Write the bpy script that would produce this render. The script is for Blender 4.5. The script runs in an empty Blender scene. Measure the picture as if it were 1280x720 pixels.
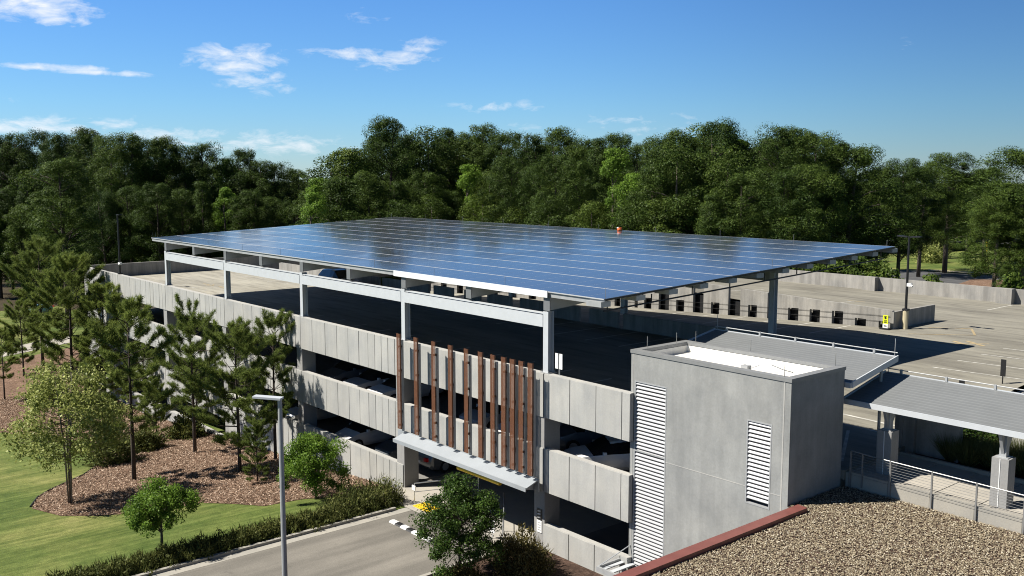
import bpy, math, random
import numpy as np
from mathutils import Vector, Matrix
R = math.radians
random.seed(7); rng = np.random.default_rng(11)
sc = bpy.context.scene
col = sc.collection

# ------------------------------------------------------------------ camera
CAM = np.array([30.30, -27.49, 8.55]); FOC = 1199.54
YAW, PIT = R(49.69), R(6.69)
FW = np.array([-math.sin(YAW)*math.cos(PIT), math.cos(YAW)*math.cos(PIT), -math.sin(PIT)])
RT = np.array([math.cos(YAW), math.sin(YAW), 0.0]); UP = np.cross(RT, FW)
cd = bpy.data.cameras.new('camera'); cam = bpy.data.objects.new('camera', cd); col.objects.link(cam)
cd.sensor_width = 36.0; cd.lens = FOC*36/1280; cd.clip_start = 0.5; cd.clip_end = 6000
m = Matrix.Identity(4)
for i in range(3):
    m[i][0], m[i][1], m[i][2], m[i][3] = RT[i], UP[i], -FW[i], CAM[i]
cam.matrix_world = m
sc.camera = cam
def ray(px, py): return FW + RT*(px-640)/FOC - UP*(py-360)/FOC
def gz(x):                                   # terrain height near the garage
    return -7.9 if x > -9 else max(-11.385, -7.9 - .085*(-9-x))
def ground_at(px, py):
    d = ray(px, py); t = 5.0
    while t < 400:
        p = CAM + d*t
        if p[2] < gz(p[0]): return p
        t += .03
    return CAM + d*t
def on_z(px, py, z):
    d = ray(px, py); return CAM + d*(z-CAM[2])/d[2]

# ------------------------------------------------------------------ materials
def nt(name):
    mt = bpy.data.materials.new(name); mt.use_nodes = True
    t = mt.node_tree; return mt, t, t.nodes['Principled BSDF']
def node(t, typ, **kw):
    n = t.nodes.new(typ)
    for k, v in kw.items():
        if k.startswith('i_'):
            key = k[2:]; key = int(key) if key.isdigit() else key.replace('_', ' ')
            n.inputs[key].default_value = v
        else: setattr(n, k, v)
    return n
def ramp(t, fac, stops):
    r = t.nodes.new('ShaderNodeValToRGB'); e = r.color_ramp.elements
    while len(e) < len(stops): e.new(.5)
    for el, (p, c) in zip(e, stops):
        el.position = p; el.color = (*c, 1) if len(c) == 3 else c
    t.links.new(fac, r.inputs[0]); return r.outputs[0]
def mixc(t, a, b, f, mode='MIX'):
    n = t.nodes.new('ShaderNodeMix'); n.data_type = 'RGBA'; n.blend_type = mode
    for s, v in ((0, f), (6, a), (7, b)):
        if hasattr(v, 'links') or isinstance(v, bpy.types.NodeSocket): t.links.new(v, n.inputs[s])
        else: n.inputs[s].default_value = v if s == 0 else (*v, 1)
    return n.outputs[2]
def noise(t, scale, detail=4, rough=.55, vec=(1, 1, 1), coord='Object', dist=0.0):
    tc = t.nodes.new('ShaderNodeTexCoord'); mp = t.nodes.new('ShaderNodeMapping')
    mp.inputs['Scale'].default_value = vec; t.links.new(tc.outputs[coord], mp.inputs[0])
    n = node(t, 'ShaderNodeTexNoise', i_Scale=scale, i_Detail=detail, i_Roughness=rough, i_Distortion=dist)
    t.links.new(mp.outputs[0], n.inputs['Vector']); return n.outputs['Fac']
def bump(t, b, h, strength=.3, dist=.02):
    n = node(t, 'ShaderNodeBump', i_Strength=strength, i_Distance=dist)
    t.links.new(h, n.inputs['Height']); t.links.new(n.outputs[0], b.inputs['Normal'])
def lin(v): return tuple(v)
KA = .68      # keeps real-world base colours with the bright exposure
def plain(name, c, rough=.5, metal=0.0, var=.12, scale=3.0, spec=.5):
    c = tuple(x*(KA if max(c) < .75 else .85) for x in c)
    mt, t, b = nt(name)
    f = noise(t, scale, 5)
    d = tuple(x*(1-var) for x in c); l = tuple(min(1, x*(1+var)) for x in c)
    t.links.new(ramp(t, f, [(.3, d), (.7, l)]), b.inputs['Base Color'])
    b.inputs['Roughness'].default_value = rough; b.inputs['Metallic'].default_value = metal
    b.inputs['Specular IOR Level'].default_value = spec
    return mt
def concrete(name, c, streak=.18, blotch=.15, island=.07, warm=(1.03, 1.0, .95), rough=.85):
    mt, t, b = nt(name); c = tuple(x*KA for x in c)
    f1 = noise(t, .75, 8, .66, (1, 1, .8))
    f2 = noise(t, 1.6, 5, .6, (1.6, 1.6, .16))
    f3 = noise(t, 14, 4, .6)
    base = ramp(t, f1, [(.3, tuple(x*(1-blotch) for x in c)), (.7, tuple(min(1, x*w*(1+blotch*.7)) for x, w in zip(c, warm)))])
    st = ramp(t, f2, [(.35, (1-streak,)*3), (.6, (1.0, 1.0, 1.0)), (.8, (1+streak*.25,)*3)])
    o = mixc(t, base, st, 1.0, 'MULTIPLY')
    fi = ramp(t, f3, [(.3, (.93,)*3), (.7, (1.05,)*3)])
    o = mixc(t, o, fi, 1.0, 'MULTIPLY')
    g = t.nodes.new('ShaderNodeNewGeometry')
    isl = ramp(t, g.outputs['Random Per Island'], [(0, (1-island,)*3), (1, (1+island,)*3)])
    o = mixc(t, o, isl, 1.0, 'MULTIPLY')
    t.links.new(o, b.inputs['Base Color']); b.inputs['Roughness'].default_value = rough
    bump(t, b, f3, .25, .01)
    return mt
M = {}
M['panel'] = concrete('parapet_concrete', (.498, .502, .484), .09, .14, .05)
M['cap'] = concrete('cap_concrete', (.53, .525, .50), .05, .12, .0)
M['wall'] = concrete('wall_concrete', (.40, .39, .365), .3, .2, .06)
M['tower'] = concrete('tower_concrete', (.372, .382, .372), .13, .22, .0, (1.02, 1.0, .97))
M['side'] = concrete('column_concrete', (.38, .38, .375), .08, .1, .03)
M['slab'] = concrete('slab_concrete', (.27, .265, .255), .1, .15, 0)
M['walk'] = concrete('walk_concrete', (.50, .47, .41), .04, .14, .05)
def deck_mat():
    mt, t, b = nt('deck_concrete')
    f1 = noise(t, .11, 6, .62, (1, 2.2, 1)); f2 = noise(t, .5, 6, .65, (.5, 3.5, 1)); f3 = noise(t, 9, 4)
    o = ramp(t, f1, [(.3, (.135, .125, .10)), (.52, (.20, .188, .152)), (.7, (.25, .235, .19))])
    o = mixc(t, o, ramp(t, f2, [(.30, (.62, .61, .60)), (.50, (.98, .98, .98)), (.75, (1.16, 1.15, 1.12))]), 1, 'MULTIPLY')
    o = mixc(t, o, ramp(t, f3, [(.3, (.93,)*3), (.7, (1.05,)*3)]), 1, 'MULTIPLY')
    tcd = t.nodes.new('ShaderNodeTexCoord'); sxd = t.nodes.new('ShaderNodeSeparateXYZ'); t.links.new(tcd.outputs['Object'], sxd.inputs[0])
    mrd = t.nodes.new('ShaderNodeMapRange'); t.links.new(sxd.outputs[0], mrd.inputs[0])      # paler towards the far end
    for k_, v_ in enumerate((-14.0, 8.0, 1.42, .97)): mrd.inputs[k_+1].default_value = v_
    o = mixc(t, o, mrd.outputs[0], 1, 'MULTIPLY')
    f4 = noise(t, .9, 3, .5)                    # oil drips in the stalls
    o = mixc(t, o, ramp(t, f4, [(.70, (1, 1, 1)), (.78, (.72, .7, .68))]), 1, 'MULTIPLY')
    t.links.new(o, b.inputs['Base Color']); b.inputs['Roughness'].default_value = .8
    bump(t, b, f3, .2, .01); return mt
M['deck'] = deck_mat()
def asphalt_mat(name, c):
    mt, t, b = nt(name)
    tcw = t.nodes.new('ShaderNodeTexCoord'); wv = node(t, 'ShaderNodeTexWave', i_Scale=.17, i_Distortion=2.2, i_Detail=3.0, wave_type='BANDS', bands_direction='X'); wv.inputs['Detail Scale'].default_value = .4; t.links.new(tcw.outputs['Object'], wv.inputs[0])
    f1 = noise(t, .25, 6, .6); f2 = noise(t, 30, 3); f3 = noise(t, .8, 4, .6, (3, .25, 1))
    o = ramp(t, f1, [(.3, tuple(x*.82 for x in c)), (.7, tuple(x*1.15 for x in c))])
    o = mixc(t, o, ramp(t, f2, [(.3, (.8,)*3), (.7, (1.2,)*3)]), 1, 'MULTIPLY')
    o = mixc(t, o, ramp(t, f3, [(.35, (.88,)*3), (.6, (1.04,)*3)]), 1, 'MULTIPLY')
    o = mixc(t, o, ramp(t, wv.outputs['Fac'], [(.25, (.88,)*3), (.8, (1.05,)*3)]), 1, 'MULTIPLY')
    f5 = noise(t, 1.1, 5, .6); o = mixc(t, o, ramp(t, f5, [(.66, (1,)*3), (.76, (.66,)*3)]), 1, 'MULTIPLY')
    t.links.new(o, b.inputs['Base Color']); b.inputs['Roughness'].default_value = .85
    bump(t, b, f2, .4, .01); return mt
M['asphalt'] = asphalt_mat('asphalt', (.158, .145, .122))
M['road'] = asphalt_mat('road_asphalt', (.07, .07, .07))
def lawn_mat():
    mt, t, b = nt('lawn_grass')
    f1 = noise(t, .13, 7, .62); f2 = noise(t, 2.2, 7, .75); f3 = noise(t, 1.3, 5, .6, (2.0, .22, 1), 'Object', .4); f4 = noise(t, 24, 4, .9); f5 = noise(t, .45, 3, .5, (1.9, .10, 1))
    o = ramp(t, f1, [(.32, (.062, .098, .018)), (.48, (.102, .134, .030)), (.6, (.145, .162, .044)), (.75, (.205, .202, .070))])
    o = mixc(t, o, ramp(t, f2, [(.3, (.66, .70, .6)), (.7, (1.3, 1.26, 1.3))]), 1, 'MULTIPLY')
    o = mixc(t, o, ramp(t, f3, [(.36, (.72, .78, .66)), (.62, (1.2, 1.15, 1.24))]), 1, 'MULTIPLY')
    o = mixc(t, o, ramp(t, f5, [(.42, (.84, .88, .8)), (.56, (1.12, 1.09, 1.14))]), 1, 'MULTIPLY')
    o = mixc(t, o, ramp(t, f4, [(.32, (.38,)*3), (.68, (1.5,)*3)]), 1, 'MULTIPLY')
    t.links.new(o, b.inputs['Base Color']); b.inputs['Roughness'].default_value = .9
    b.inputs['Specular IOR Level'].default_value = .2
    bump(t, b, f4, .7, .05); return mt
M['lawn'] = lawn_mat()
def mulch_mat(name, a, bb, c):
    mt, t, b = nt(name)
    f1 = noise(t, .5, 6, .7); f2 = noise(t, 4.5, 8, .8, (1, 1, 1), 'Object', 1.2); f3 = noise(t, 1.7, 5, .75)
    o = ramp(t, f2, [(.33, a), (.5, bb), (.68, c)])
    o = mixc(t, o, ramp(t, f1, [(.3, (.72, .7, .68)), (.7, (1.2, 1.2, 1.2))]), 1, 'MULTIPLY')
    o = mixc(t, o, ramp(t, f3, [(.35, (.75,)*3), (.65, (1.15,)*3)]), 1, 'MULTIPLY')
    t.links.new(o, b.inputs['Base Color']); b.inputs['Roughness'].default_value = .95
    b.inputs['Specular IOR Level'].default_value = .15
    bump(t, b, f2, .9, .08); return mt
M['mulch'] = mulch_mat('pine_straw', (.055, .032, .022), (.175, .11, .074), (.36, .255, .185))
M['bark_mulch'] = mulch_mat('bark_mulch', (.03, .019, .014), (.075, .047, .035), (.15, .1, .075))
M['forest_floor'] = mulch_mat('forest_floor', (.02, .016, .01), (.05, .04, .022), (.09, .065, .035))
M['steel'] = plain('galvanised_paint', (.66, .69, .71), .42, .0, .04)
M['girder'] = plain('girder_paint', (.50, .50, .49), .6, 0, .06)
M['plate_shade'] = plain('shaded_end_plate', (.20, .21, .215), .6, 0, .1)  # shade under the panel overhang is put into this dark colour
M['cap_metal'] = plain('cap_metal', (.30, .305, .30), .5, .1, .08)
M['hood'] = plain('hood_paint', (.40, .43, .45), .5, .0, .05, 1.0)
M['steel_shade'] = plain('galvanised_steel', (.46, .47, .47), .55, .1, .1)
M['stainless'] = plain('stainless_steel', (.33, .33, .32), .4, .3, .05)
M['flash'] = plain('white_flashing', (.80, .82, .83), .35, 0, .03)
M['alu'] = plain('aluminium', (.72, .74, .76), .3, .7, .04)
M['frame'] = plain('panel_frame', (.58, .59, .59), .4, .0, .03)
M['dark_metal'] = plain('dark_metal', (.03, .03, .032), .5, .3, .1)
M['black'] = plain('black_plastic', (.012, .012, .013), .5, 0, .1)
M['rubber'] = plain('rubber', (.018, .018, .018), .8, 0, .1)
M['white'] = plain('white_paint', (.80, .80, .78), .45, 0, .03)
M['louver'] = plain('louver_white', (.44, .45, .46), .4, 0, .02)
M['membrane'] = plain('white_membrane', (.82, .80, .74), .6, 0, .05, 1.2)
M['roofmetal'] = plain('pergola_metal', (.235, .245, .245), .5, .1, .05, 1.0)
M['yellow'] = plain('yellow_paint', (.75, .50, .02), .5, 0, .08)
M['acid'] = plain('sign_yellow', (.72, .82, .02), .5, 0, .02)
M['marking'] = plain('faded_white_line', (.60, .58, .52), .7, 0, .35, 3)
M['ymark'] = plain('faded_yellow_line', (.46, .36, .20), .7, 0, .3, 4)
M['ochre'] = plain('cream_paint', (.66, .58, .38), .6, 0, .06)
M['coping'] = plain('red_coping', (.27, .095, .078), .45, .1, .12, 2)
M['orange'] = plain('orange_paint', (.85, .16, .03), .5, 0, .05)
M['bark'] = plain('pine_bark', (.075, .055, .042), .95, 0, .35, 6)
M['bark_pale'] = plain('pale_bark', (.26, .225, .175), .9, 0, .3, 5)
M['bark_grey'] = plain('grey_bark', (.16, .13, .105), .95, 0, .3, 4)
M['kerb'] = concrete('kerb_concrete', (.44, .42, .37), .03, .12, .02)
M['house_wall'] = plain('white_cladding', (.70, .70, .69), .6, 0, .04)
M['house_glass'] = plain('blue_glass', (.05, .12, .2), .12, 0, .1)
M['blue_panel'] = plain('blue_cladding', (.04, .2, .42), .5, 0, .05)
M['asph_shade'] = asphalt_mat('shaded_asphalt', (.03, .03, .03))  # asphalt with shade put into its colour
def paint(name, c):
    mt, t, b = nt(name)
    f = noise(t, 6, 3)
    t.links.new(ramp(t, f, [(.3, tuple(x*.96 for x in c)), (.7, c)]), b.inputs['Base Color'])
    b.inputs['Roughness'].default_value = .3; b.inputs['Coat Weight'].default_value = .6; b.inputs['Coat Roughness'].default_value = .05
    return mt
M['car_white'] = paint('car_white', (.74, .74, .73)); M['car_silver'] = paint('car_silver', (.45, .46, .47))
M['car_blue'] = paint('car_blue', (.02, .05, .12)); M['car_grey'] = paint('car_grey', (.10, .11, .12))
M['car_red'] = paint('car_red', (.25, .02, .02)); M['car_pale'] = paint('car_pale_blue', (.25, .5, .68)); M['car_navy'] = paint('car_slate', (.12, .17, .27))
mt, t, b = nt('car_glass'); f = noise(t, 1, 2); t.links.new(ramp(t, f, [(.3, (.006, .008, .01)), (.7, (.012, .015, .018))]), b.inputs['Base Color']); b.inputs['Roughness'].default_value = .05; M['glass'] = mt
mt, t, b = nt('headlight'); f = noise(t, 20, 2); t.links.new(ramp(t, f, [(.3, (.6, .62, .65)), (.7, (.8, .8, .8))]), b.inputs['Base Color']); b.inputs['Roughness'].default_value = .1; M['headlight'] = mt
M['taillight'] = paint('taillight', (.5, .01, .012))
def pv_mat():
    mt, t, b = nt('solar_cells')
    tc = t.nodes.new('ShaderNodeTexCoord')
    br = node(t, 'ShaderNodeTexBrick', offset=0.0, i_Scale=1.0)
    br.inputs['Color1'].default_value = (.042, .046, .053, 1); br.inputs['Color2'].default_value = (.048, .053, .061, 1)
    br.inputs['Mortar'].default_value = (.05, .06, .075, 1); br.inputs['Mortar Size'].default_value = .004
    br.inputs['Brick Width'].default_value = .168; br.inputs['Row Height'].default_value = .168
    t.links.new(tc.outputs['Object'], br.inputs['Vector'])
    g = t.nodes.new('ShaderNodeNewGeometry')
    o = mixc(t, br.outputs['Color'], ramp(t, g.outputs['Random Per Island'], [(0, (.8,)*3), (1, (1.2,)*3)]), 1, 'MULTIPLY')
    t.links.new(o, b.inputs['Base Color'])
    b.inputs['Roughness'].default_value = .09; b.inputs['IOR'].default_value = 1.52
    f = noise(t, .8, 3, .5, (1, 1, 1)); bump(t, b, f, .10, .006)
    du = noise(t, .35, 6, .65); t.links.new(ramp(t, du, [(.35, (.07,)*3), (.7, (.17,)*3)]), b.inputs['Roughness'])
    return mt
M['pv'] = pv_mat()
def fin_mat():
    mt, t, b = nt('perforated_brown_metal')
    tc = t.nodes.new('ShaderNodeTexCoord')
    f = noise(t, 8, 3)
    t.links.new(ramp(t, f, [(.3, (.145, .060, .030)), (.7, (.185, .078, .041))]), b.inputs['Base Color'])
    b.inputs['Roughness'].default_value = .5; b.inputs['Metallic'].default_value = .15
    v = node(t, 'ShaderNodeTexVoronoi', voronoi_dimensions='2D', i_Scale=26.0, i_Randomness=0.0)
    sp_ = t.nodes.new('ShaderNodeSeparateXYZ'); cm_ = t.nodes.new('ShaderNodeCombineXYZ'); t.links.new(tc.outputs['Object'], sp_.inputs[0])
    t.links.new(sp_.outputs[0], cm_.inputs[0]); t.links.new(sp_.outputs[2], cm_.inputs[1]); t.links.new(cm_.outputs[0], v.inputs['Vector'])
    lt = node(t, 'ShaderNodeMath', operation='LESS_THAN'); lt.inputs[1].default_value = .36
    t.links.new(v.outputs['Distance'], lt.inputs[0])
    tr = t.nodes.new('ShaderNodeBsdfTransparent'); mx = t.nodes.new('ShaderNodeMixShader')
    t.links.new(lt.outputs[0], mx.inputs[0]); t.links.new(b.outputs[0], mx.inputs[1]); t.links.new(tr.outputs[0], mx.inputs[2])
    t.links.new(mx.outputs[0], t.nodes['Material Output'].inputs[0]); return mt
M['fin'] = fin_mat()
def leaf(name, dark, light, trans=.25, rough=.55, obj=.18):
    mt, t, b = nt(name)
    g = t.nodes.new('ShaderNodeNewGeometry'); oi = t.nodes.new('ShaderNodeObjectInfo')
    o = ramp(t, g.outputs['Random Per Island'], [(0, dark), (.6, tuple((a+c)/2 for a, c in zip(dark, light))), (1, light)])
    o = mixc(t, o, ramp(t, oi.outputs['Random'], [(0, (1-obj, 1-obj*.9, 1-obj)), (1, (1+obj*1.5, 1+obj, 1+obj*.4))]), 1, 'MULTIPLY')
    f = noise(t, .35, 3, .5); o = mixc(t, o, ramp(t, f, [(.3, (.78, .8, .78)), (.7, (1.2, 1.18, 1.1))]), 1, 'MULTIPLY')
    t.links.new(o, b.inputs['Base Color']); b.inputs['Roughness'].default_value = rough
    b.inputs['Specular IOR Level'].default_value = .12
    tl = t.nodes.new('ShaderNodeBsdfTranslucent'); t.links.new(o, tl.inputs[0])
    mx = t.nodes.new('ShaderNodeMixShader'); mx.inputs[0].default_value = trans
    t.links.new(b.outputs[0], mx.inputs[1]); t.links.new(tl.outputs[0], mx.inputs[2])
    t.links.new(mx.outputs[0], t.nodes['Material Output'].inputs[0]); return mt
M['needle'] = leaf('pine_needles', (.016, .037, .008), (.084, .132, .028), .28, .55, .26)
M['needle_young'] = leaf('young_pine_needles', (.075, .115, .025), (.24, .29, .08), .45, .5, .1)
M['broad'] = leaf('broad_leaves', (.028, .055, .011), (.10, .15, .034), .35, .5, .28)
M['bright'] = leaf('bright_leaves', (.07, .14, .018), (.20, .31, .05), .4, .45, .08)
M['birch'] = leaf('pale_leaves', (.15, .185, .045), (.42, .45, .17), .35, .45, .05)
M['maple_dark'] = leaf('deep_green_leaves', (.022, .052, .010), (.085, .14, .03), .3, .4, .05)
M['hedge'] = leaf('hedge_leaves', (.045, .062, .016), (.16, .17, .055), .2, .6, .12)
M['bronze'] = leaf('bronze_shrub_leaves', (.045, .042, .014), (.17, .145, .06), .2, .6, .06)
M['grassy'] = leaf('tall_grass_blades', (.06, .08, .025), (.17, .18, .08), .3, .6, .05)

# ------------------------------------------------------------------ mesh helpers
ORG = {}
class MB:
    def __init__(s): s.v = []; s.f = []; s.mi = []; s.cur = 0
    def face(s, pts):
        n = len(s.v); s.v += [tuple(p) for p in pts]; s.f.append(tuple(range(n, n+len(pts)))); s.mi.append(s.cur)
    def hexa(s, p):                       # 8 points: bottom loop then top loop
        n = len(s.v); s.v += [tuple(q) for q in p]
        for f in ((3, 2, 1, 0), (4, 5, 6, 7), (0, 1, 5, 4), (1, 2, 6, 5), (2, 3, 7, 6), (3, 0, 4, 7)):
            s.f.append(tuple(n+i for i in f)); s.mi.append(s.cur)
    def box(s, x0, x1, y0, y1, z0, z1):
        s.hexa([(x0, y0, z0), (x1, y0, z0), (x1, y1, z0), (x0, y1, z0), (x0, y0, z1), (x1, y0, z1), (x1, y1, z1), (x0, y1, z1)])
    def bar(s, a, b, w, h, up=(0, 0, 1)):  # rectangular bar between two points
        a, b = Vector(a), Vector(b); d = (b-a).normalized(); up = Vector(up)
        if abs(d.dot(up)) > .98: up = Vector((1, 0, 0))
        u = d.cross(up).normalized()*w/2; v = u.cross(d).normalized()*h/2
        s.hexa([a-u-v, a+u-v, b+u-v, b-u-v, a-u+v, a+u+v, b+u+v, b-u+v])
    def tube(s, pts, rad, n=8):
        pts = [Vector(p) for p in pts]; rad = rad if isinstance(rad, (list, tuple)) else [rad]*len(pts)
        base = len(s.v); ref = Vector((.31, .17, .93))
        for i, p in enumerate(pts):
            d = (pts[min(i+1, len(pts)-1)]-pts[max(i-1, 0)]).normalized()
            r0 = ref if abs(d.dot(ref)) < .95 else Vector((1, 0, 0))
            u = d.cross(r0).normalized(); w = d.cross(u)
            for k in range(n):
                a = 2*math.pi*k/n; s.v.append(tuple(p+(u*math.cos(a)+w*math.sin(a))*rad[i]))
        for i in range(len(pts)-1):
            for k in range(n):
                k2 = (k+1) % n
                s.f.append((base+i*n+k, base+i*n+k2, base+(i+1)*n+k2, base+(i+1)*n+k)); s.mi.append(s.cur)
        s.f.append(tuple(base+k for k in range(n-1, -1, -1))); s.mi.append(s.cur)
        s.f.append(tuple(base+(len(pts)-1)*n+k for k in range(n))); s.mi.append(s.cur)
    def prism(s, poly, axis, a, b):        # poly in the two other axes, extruded a..b
        def P(p, w):
            return {'x': (w, p[0], p[1]), 'y': (p[0], w, p[1]), 'z': (p[0], p[1], w)}[axis]
        n = len(s.v); k = len(poly)
        s.v += [P(p, a) for p in poly]+[P(p, b) for p in poly]
        s.f.append(tuple(range(n+k-1, n-1, -1))); s.f.append(tuple(range(n+k, n+2*k))); s.mi += [s.cur]*2
        for i in range(k):
            j = (i+1) % k; s.f.append((n+i, n+j, n+k+j, n+k+i)); s.mi.append(s.cur)
    def build(s, name, mat, parent=None, loc=None, smooth=False):
        org = np.array(ORG[parent.name] if parent else (loc if loc is not None else (0, 0, 0)), float)
        me = bpy.data.meshes.new(name)
        me.from_pydata([tuple(np.array(v)-org) for v in s.v], [], s.f)
        mats = mat if isinstance(mat, (list, tuple)) else [mat]
        for q in mats: me.materials.append(M[q] if isinstance(q, str) else q)
        if len(mats) > 1: me.polygons.foreach_set('material_index', s.mi)
        if smooth: me.polygons.foreach_set('use_smooth', [True]*len(s.f))
        me.update()
        o = bpy.data.objects.new(name, me); col.objects.link(o); ORG[o.name] = tuple(org)
        if parent: o.parent = parent
        else: o.location = tuple(org)
        return o
def tag(o, label=None, cat=None, group=None, kind=None):
    if label: o['label'] = label
    if cat: o['category'] = cat
    if group: o['group'] = group
    if kind: o['kind'] = kind
    return o
def thing(name, loc, label, cat, group=None):
    o = bpy.data.objects.new(name, None); col.objects.link(o); o.location = loc; o.empty_display_size = .3
    ORG[o.name] = tuple(loc); return tag(o, label, cat, group)
def copy_tree(o, parent=None):
    c = o.copy(); col.objects.link(c)
    if parent: c.parent = parent
    for ch in [x for x in KIDS.get(o.name, [])]: copy_tree(ch, c)
    return c
KIDS = {}
def index_kids():
    KIDS.clear()
    for o in list(col.objects):
        if o.parent: KIDS.setdefault(o.parent.name, []).append(o)
def place(proto, loc, rz=0, s=1.0, first=False, label=None, group=None):
    c = proto if first else copy_tree(proto)
    c.location = loc; c.rotation_euler = (0, 0, rz); c.scale = (s, s, s) if not isinstance(s, tuple) else s
    if label: c['label'] = label
    if group: c['group'] = group
    return c
def quads_obj(name, V, mat, parent=None, loc=(0, 0, 0), k=4):
    """V: (n,k,3) array -> one mesh of n separate k-gons (leaves)."""
    n = len(V); me = bpy.data.meshes.new(name)
    me.vertices.add(n*k); me.vertices.foreach_set('co', V.reshape(-1).astype(np.float32))
    me.loops.add(n*k); me.loops.foreach_set('vertex_index', np.arange(n*k, dtype=np.int32))
    me.polygons.add(n); me.polygons.foreach_set('loop_start', np.arange(0, n*k, k, dtype=np.int32))
    me.update(calc_edges=True); me.materials.append(M[mat])
    o = bpy.data.objects.new(name, me); col.objects.link(o); ORG[o.name] = tuple(loc)
    if parent: o.parent = parent
    else: o.location = loc
    return o
def unit(a): return a/np.maximum(np.linalg.norm(a, axis=-1, keepdims=True), 1e-9)
def leaf_quads(c, nrm, size, g, aspect=.6, jit=.9):
    n = len(c); nn = unit(nrm + g.normal(0, jit, (n, 3)))
    t = unit(np.cross(nn, g.normal(0, 1, (n, 3)))); bta = np.cross(nn, t)
    s = size*g.uniform(.6, 1.35, (n, 1))
    return np.stack([c-t*s*.5, c-bta*s*.5*aspect, c+t*s*.5, c+bta*s*.5*aspect], 1)
def blades(c, d, length, width, g):
    """thin triangles: needles / grass blades from c along d"""
    n = len(c); d = unit(d); w = unit(np.cross(d, g.normal(0, 1, (n, 3))))*width*.5
    L = length*g.uniform(.7, 1.25, (n, 1))
    return np.stack([c-w, c+w, c+d*L], 1)

# ------------------------------------------------------------------ ground
def strips(name, xs, ys, zf, mat, kind='structure', smooth=False):
    v = [(x, y, zf(x, y)) for y in ys for x in xs]; nx = len(xs)
    f = [(j*nx+i, j*nx+i+1, (j+1)*nx+i+1, (j+1)*nx+i) for j in range(len(ys)-1) for i in range(nx-1)]
    me = bpy.data.meshes.new(name); me.from_pydata(v, [], f); me.materials.append(M[mat]); me.update()
    o = bpy.data.objects.new(name, me); col.objects.link(o); o['kind'] = kind; ORG[o.name] = (0, 0, 0)
    return o
def gzy(x, y):
    a = gz(x); t = min(1, max(0, (y-50)/25)); b = -9.0 if x > -64 else max(-11.385, -9+.1*(x+64))
    return a*(1-t)+b*t
strips('ground', [-2500, -400, -120, -85, -64, -50, -9, 40, 120, 400, 2500], [-2500, -300, -60, 0, 50, 75, 120, 300, 2500], gzy, 'lawn')
def sheet(name, pts, mat, dz, kind='structure'):
    """flat polygon laid on the terrain, cut where the terrain folds"""
    import bmesh
    bm = bmesh.new(); vs = [bm.verts.new((p[0], p[1], 0)) for p in pts]; bm.faces.new(vs)
    for xc in (-9, -50):
        bmesh.ops.bisect_plane(bm, geom=bm.verts[:]+bm.edges[:]+bm.faces[:], plane_co=(xc, 0, 0), plane_no=(1, 0, 0))
    bmesh.ops.triangulate(bm, faces=bm.faces[:])
    for v in bm.verts: v.co.z = gz(v.co.x)+dz
    bm.normal_update()
    for f in bm.faces:
        if f.normal.z < 0: f.normal_flip()
    me = bpy.data.meshes.new(name); bm.to_mesh(me); bm.free(); me.materials.append(M[mat])
    o = bpy.data.objects.new(name, me); col.objects.link(o); o['kind'] = kind; return o
def pxs(l): return [tuple(ground_at(*p)[:2]) for p in l]
mul = pxs([(40, 636), (47, 622), (62, 613), (84, 603), (104, 594), (117, 585), (123, 574), (118, 563), (104, 553), (80, 548), (40, 543), (0, 541), (-60, 540), (-60, 458), (0, 453), (30, 447), (62, 440), (95, 433)])
mul += [(-64, .15), (-40, .15), (-12, .15), (-11.3, -1.0)]
mul += pxs([(470, 622), (420, 622), (380, 624), (330, 633), (290, 630), (250, 629), (215, 636), (170, 642), (120, 645), (75, 645)])
sheet('mulch_bed', mul, 'mulch', .02)
from mathutils.geometry import tessellate_polygon
def in_poly(px_, py_, poly):
    r_ = np.zeros(len(px_), bool); n_ = len(poly); j = n_-1
    for i in range(n_):
        xi, yi = poly[i]; xj, yj = poly[j]
        c_ = ((yi > py_) != (yj > py_)) & (px_ < (xj-xi)*(py_-yi)/((yj-yi) if yj != yi else 1e-9)+xi); r_ ^= c_; j = i
    return r_
g = np.random.default_rng(5); n = 190000
lx = g.uniform(-64, -11, n); ly = g.uniform(-20, .1, n); kp = in_poly(lx, ly, mul); lx, ly = lx[kp], ly[kp]; n = len(lx)
lc = np.stack([lx, ly, np.array([gz(x) for x in lx])+.03+g.uniform(0, .05, n)], 1)
LIT = leaf_quads(lc, np.tile([0, 0, 1.0], (n, 1)), .125, g, .3, .5)
mt, t, b = nt('straw_litter'); gg = t.nodes.new('ShaderNodeNewGeometry')
t.links.new(ramp(t, gg.outputs['Random Per Island'], [(0, (.05, .031, .021)), (.35, (.17, .112, .075)), (.7, (.36, .255, .18)), (1, (.60, .47, .36))]), b.inputs['Base Color']); b.inputs['Roughness'].default_value = .9; b.inputs['Specular IOR Level'].default_value = .1
M['litter'] = mt
o = quads_obj('pine_straw_litter', LIT, 'litter'); o['kind'] = 'stuff'; o['label'] = 'loose pine straw and bark chips covering the mulch bed'
edge = MB(); ep = pxs([(38, 634), (47, 622), (62, 613), (84, 603), (104, 594), (117, 585), (123, 574), (118, 563), (104, 553)])
edge.tube([(p[0], p[1], gz(p[0])+.03) for p in ep], .05, 6)
tag(edge.build('lawn_edging', 'black', None, (ep[0][0], ep[0][1], gz(ep[0][0]))), 'thin black plastic edging strip curving between lawn and brown mulch', 'edging')
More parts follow.
